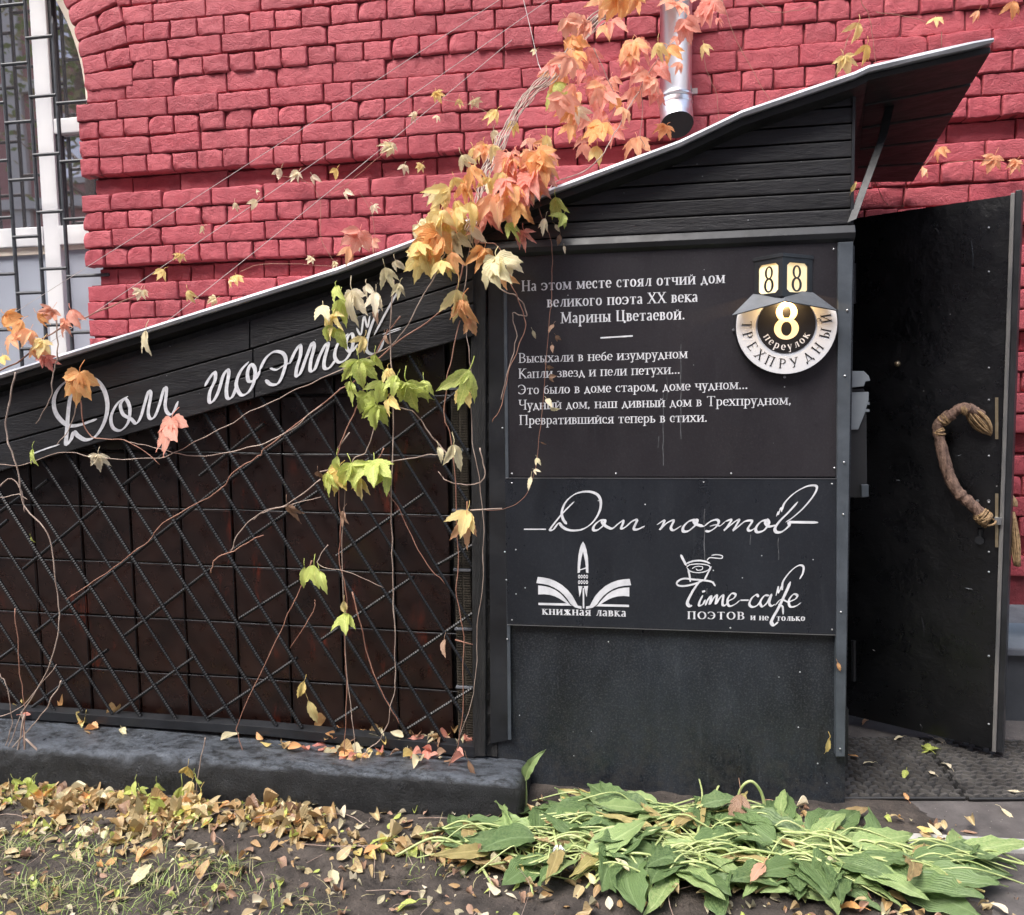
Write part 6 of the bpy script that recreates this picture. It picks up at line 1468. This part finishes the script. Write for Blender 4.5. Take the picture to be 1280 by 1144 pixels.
# yellow leaved sprout in front of the kerb
sp_ = thing('yellow_sprout', 'small sprout with yellow leaves in front of the kerb', 'plant', tuple(G(245, 1015)))
for u, v, c_, r_, kd in ((235, 970, 'Y', 16, 2), (245, 978, 'G', 15, 2), (228, 998, 'G', 17, 2), (252, 1003, 'Y', 16, 1), (240, 985, 'Y', 12, 3)): hang(sp_, u, v, r_, c_, kf-.03, kd, rot=random.uniform(-60, 60))
stemp(sp_, [(257, 922), (250, 955), (246, 985), (250, 1015)], kf-.02, .0018, 'stem', .002)
for (u, v, lab) in ((178, 990, 'round leaved green weed before the kerb'), (90, 1005, 'low green weed at the kerb foot at left'), (25, 985, 'green weed in the bottom left corner by the kerb')):
    t = thing('weed', lab, 'weed', tuple(G(u, v+10)))
    for k in range(5): hang(t, u+random.uniform(-22, 22), v+random.uniform(-6, 10), random.uniform(9, 13), 'G', kf-.02-random.random()*.05, random.choice((1, 2, 3)), rot=random.uniform(-80, 80))
    stemp(t, [(u-6, v-5), (u, v+8), (u+3, v+22)], kf-.03, .0013, 'stalk', .002)
# twigs over the soil
tg = MB(); rnd = random.Random(5)
for k in range(70):
    x, y = rnd.uniform(-2.8, .3), rnd.uniform(-1.5, kf-.01); a = rnd.uniform(0, 6.28); L = rnd.uniform(.04, .22); z = soilz(x, y)+.006
    tg.tube(crv([(x, y, z), (x+math.cos(a)*L*.5, y+math.sin(a)*L*.5, z+rnd.uniform(0, .03)), (x+math.cos(a+.3)*L, y+math.sin(a+.3)*L, z+rnd.uniform(0, .02))], 3), rnd.uniform(.0006, .0014), 4)
o = tg.build('fallen_twigs', M['stem'], None); tag(o, 'thin dry twigs strewn over the soil', 'twigs', None, 'stuff')
# grass
gm = MB(); rnd = random.Random(8)
tufts = [(rnd.uniform(-10, 560), rnd.uniform(1040, 1150)) for k in range(34)]
tufts = [t for t in tufts if t[0] < 330 or rnd.random() < .45]
for (u, v) in tufts+[(20, 1000), (60, 1010), (225, 1025), (8, 960), (120, 1120), (60, 1135), (180, 1090), (90, 1085)]:
    c = G(u, v, .0); k_ = rnd.randint(14, 44); sp2 = rnd.uniform(.02, .07)
    for k in range(k_):
        x, y = c.x+rnd.gauss(0, sp2), c.y+rnd.gauss(0, sp2*.7)
        if y > kf-.01: continue
        h_ = rnd.uniform(.008, .035); a = rnd.uniform(0, 6.28); ln = rnd.uniform(.8, 3.0)*h_; w_ = rnd.uniform(.0008, .002); z = soilz(x, y)-.002
        dx, dy = math.cos(a), math.sin(a); px_, py_ = -dy*w_, dx*w_; vs = []
        for i in range(4):
            t = i/3; cx_, cy_, cz = x+dx*ln*t*t, y+dy*ln*t*t, z+h_*math.sin(t*1.7)
            ww = 1-t*.9; vs += [(cx_-px_*ww, cy_-py_*ww, cz), (cx_+px_*ww, cy_+py_*ww, cz)]
        gm.add(vs, [(0, 1, 3, 2), (2, 3, 5, 4), (4, 5, 7, 6)], 0 if rnd.random() < .7 else 1)
o = gm.build('grass', [M['grass'], M['grassdry']], None); tag(o, 'thin tufts of grass on the dark soil', 'grass', None, 'stuff')
# soil crumbs
cm = MB(); rnd = random.Random(21)
for k in range(1500):
    x, y = rnd.uniform(-3.0, .95), rnd.uniform(-1.55, YP-.02); r_ = rnd.uniform(.0015, .007); z = soilz(x, y)
    if x < P(652, 1000, kf).x and y > kf-.005: continue
    vs = [Vector((x, y, z))+Vector(d)*r_*rnd.uniform(.6, 1.2) for d in ((1, 0, 0), (-1, 0, 0), (0, 1, 0), (0, -1, 0), (0, 0, 1), (0, 0, -1))]
    cm.add(vs, [(0, 2, 4), (2, 1, 4), (1, 3, 4), (3, 0, 4), (2, 0, 5), (1, 2, 5), (3, 1, 5), (0, 3, 5)])
o = cm.build('soil_crumbs', M['soil'], None); tag(o, 'crumbs of dark soil', 'soil', None, 'stuff')
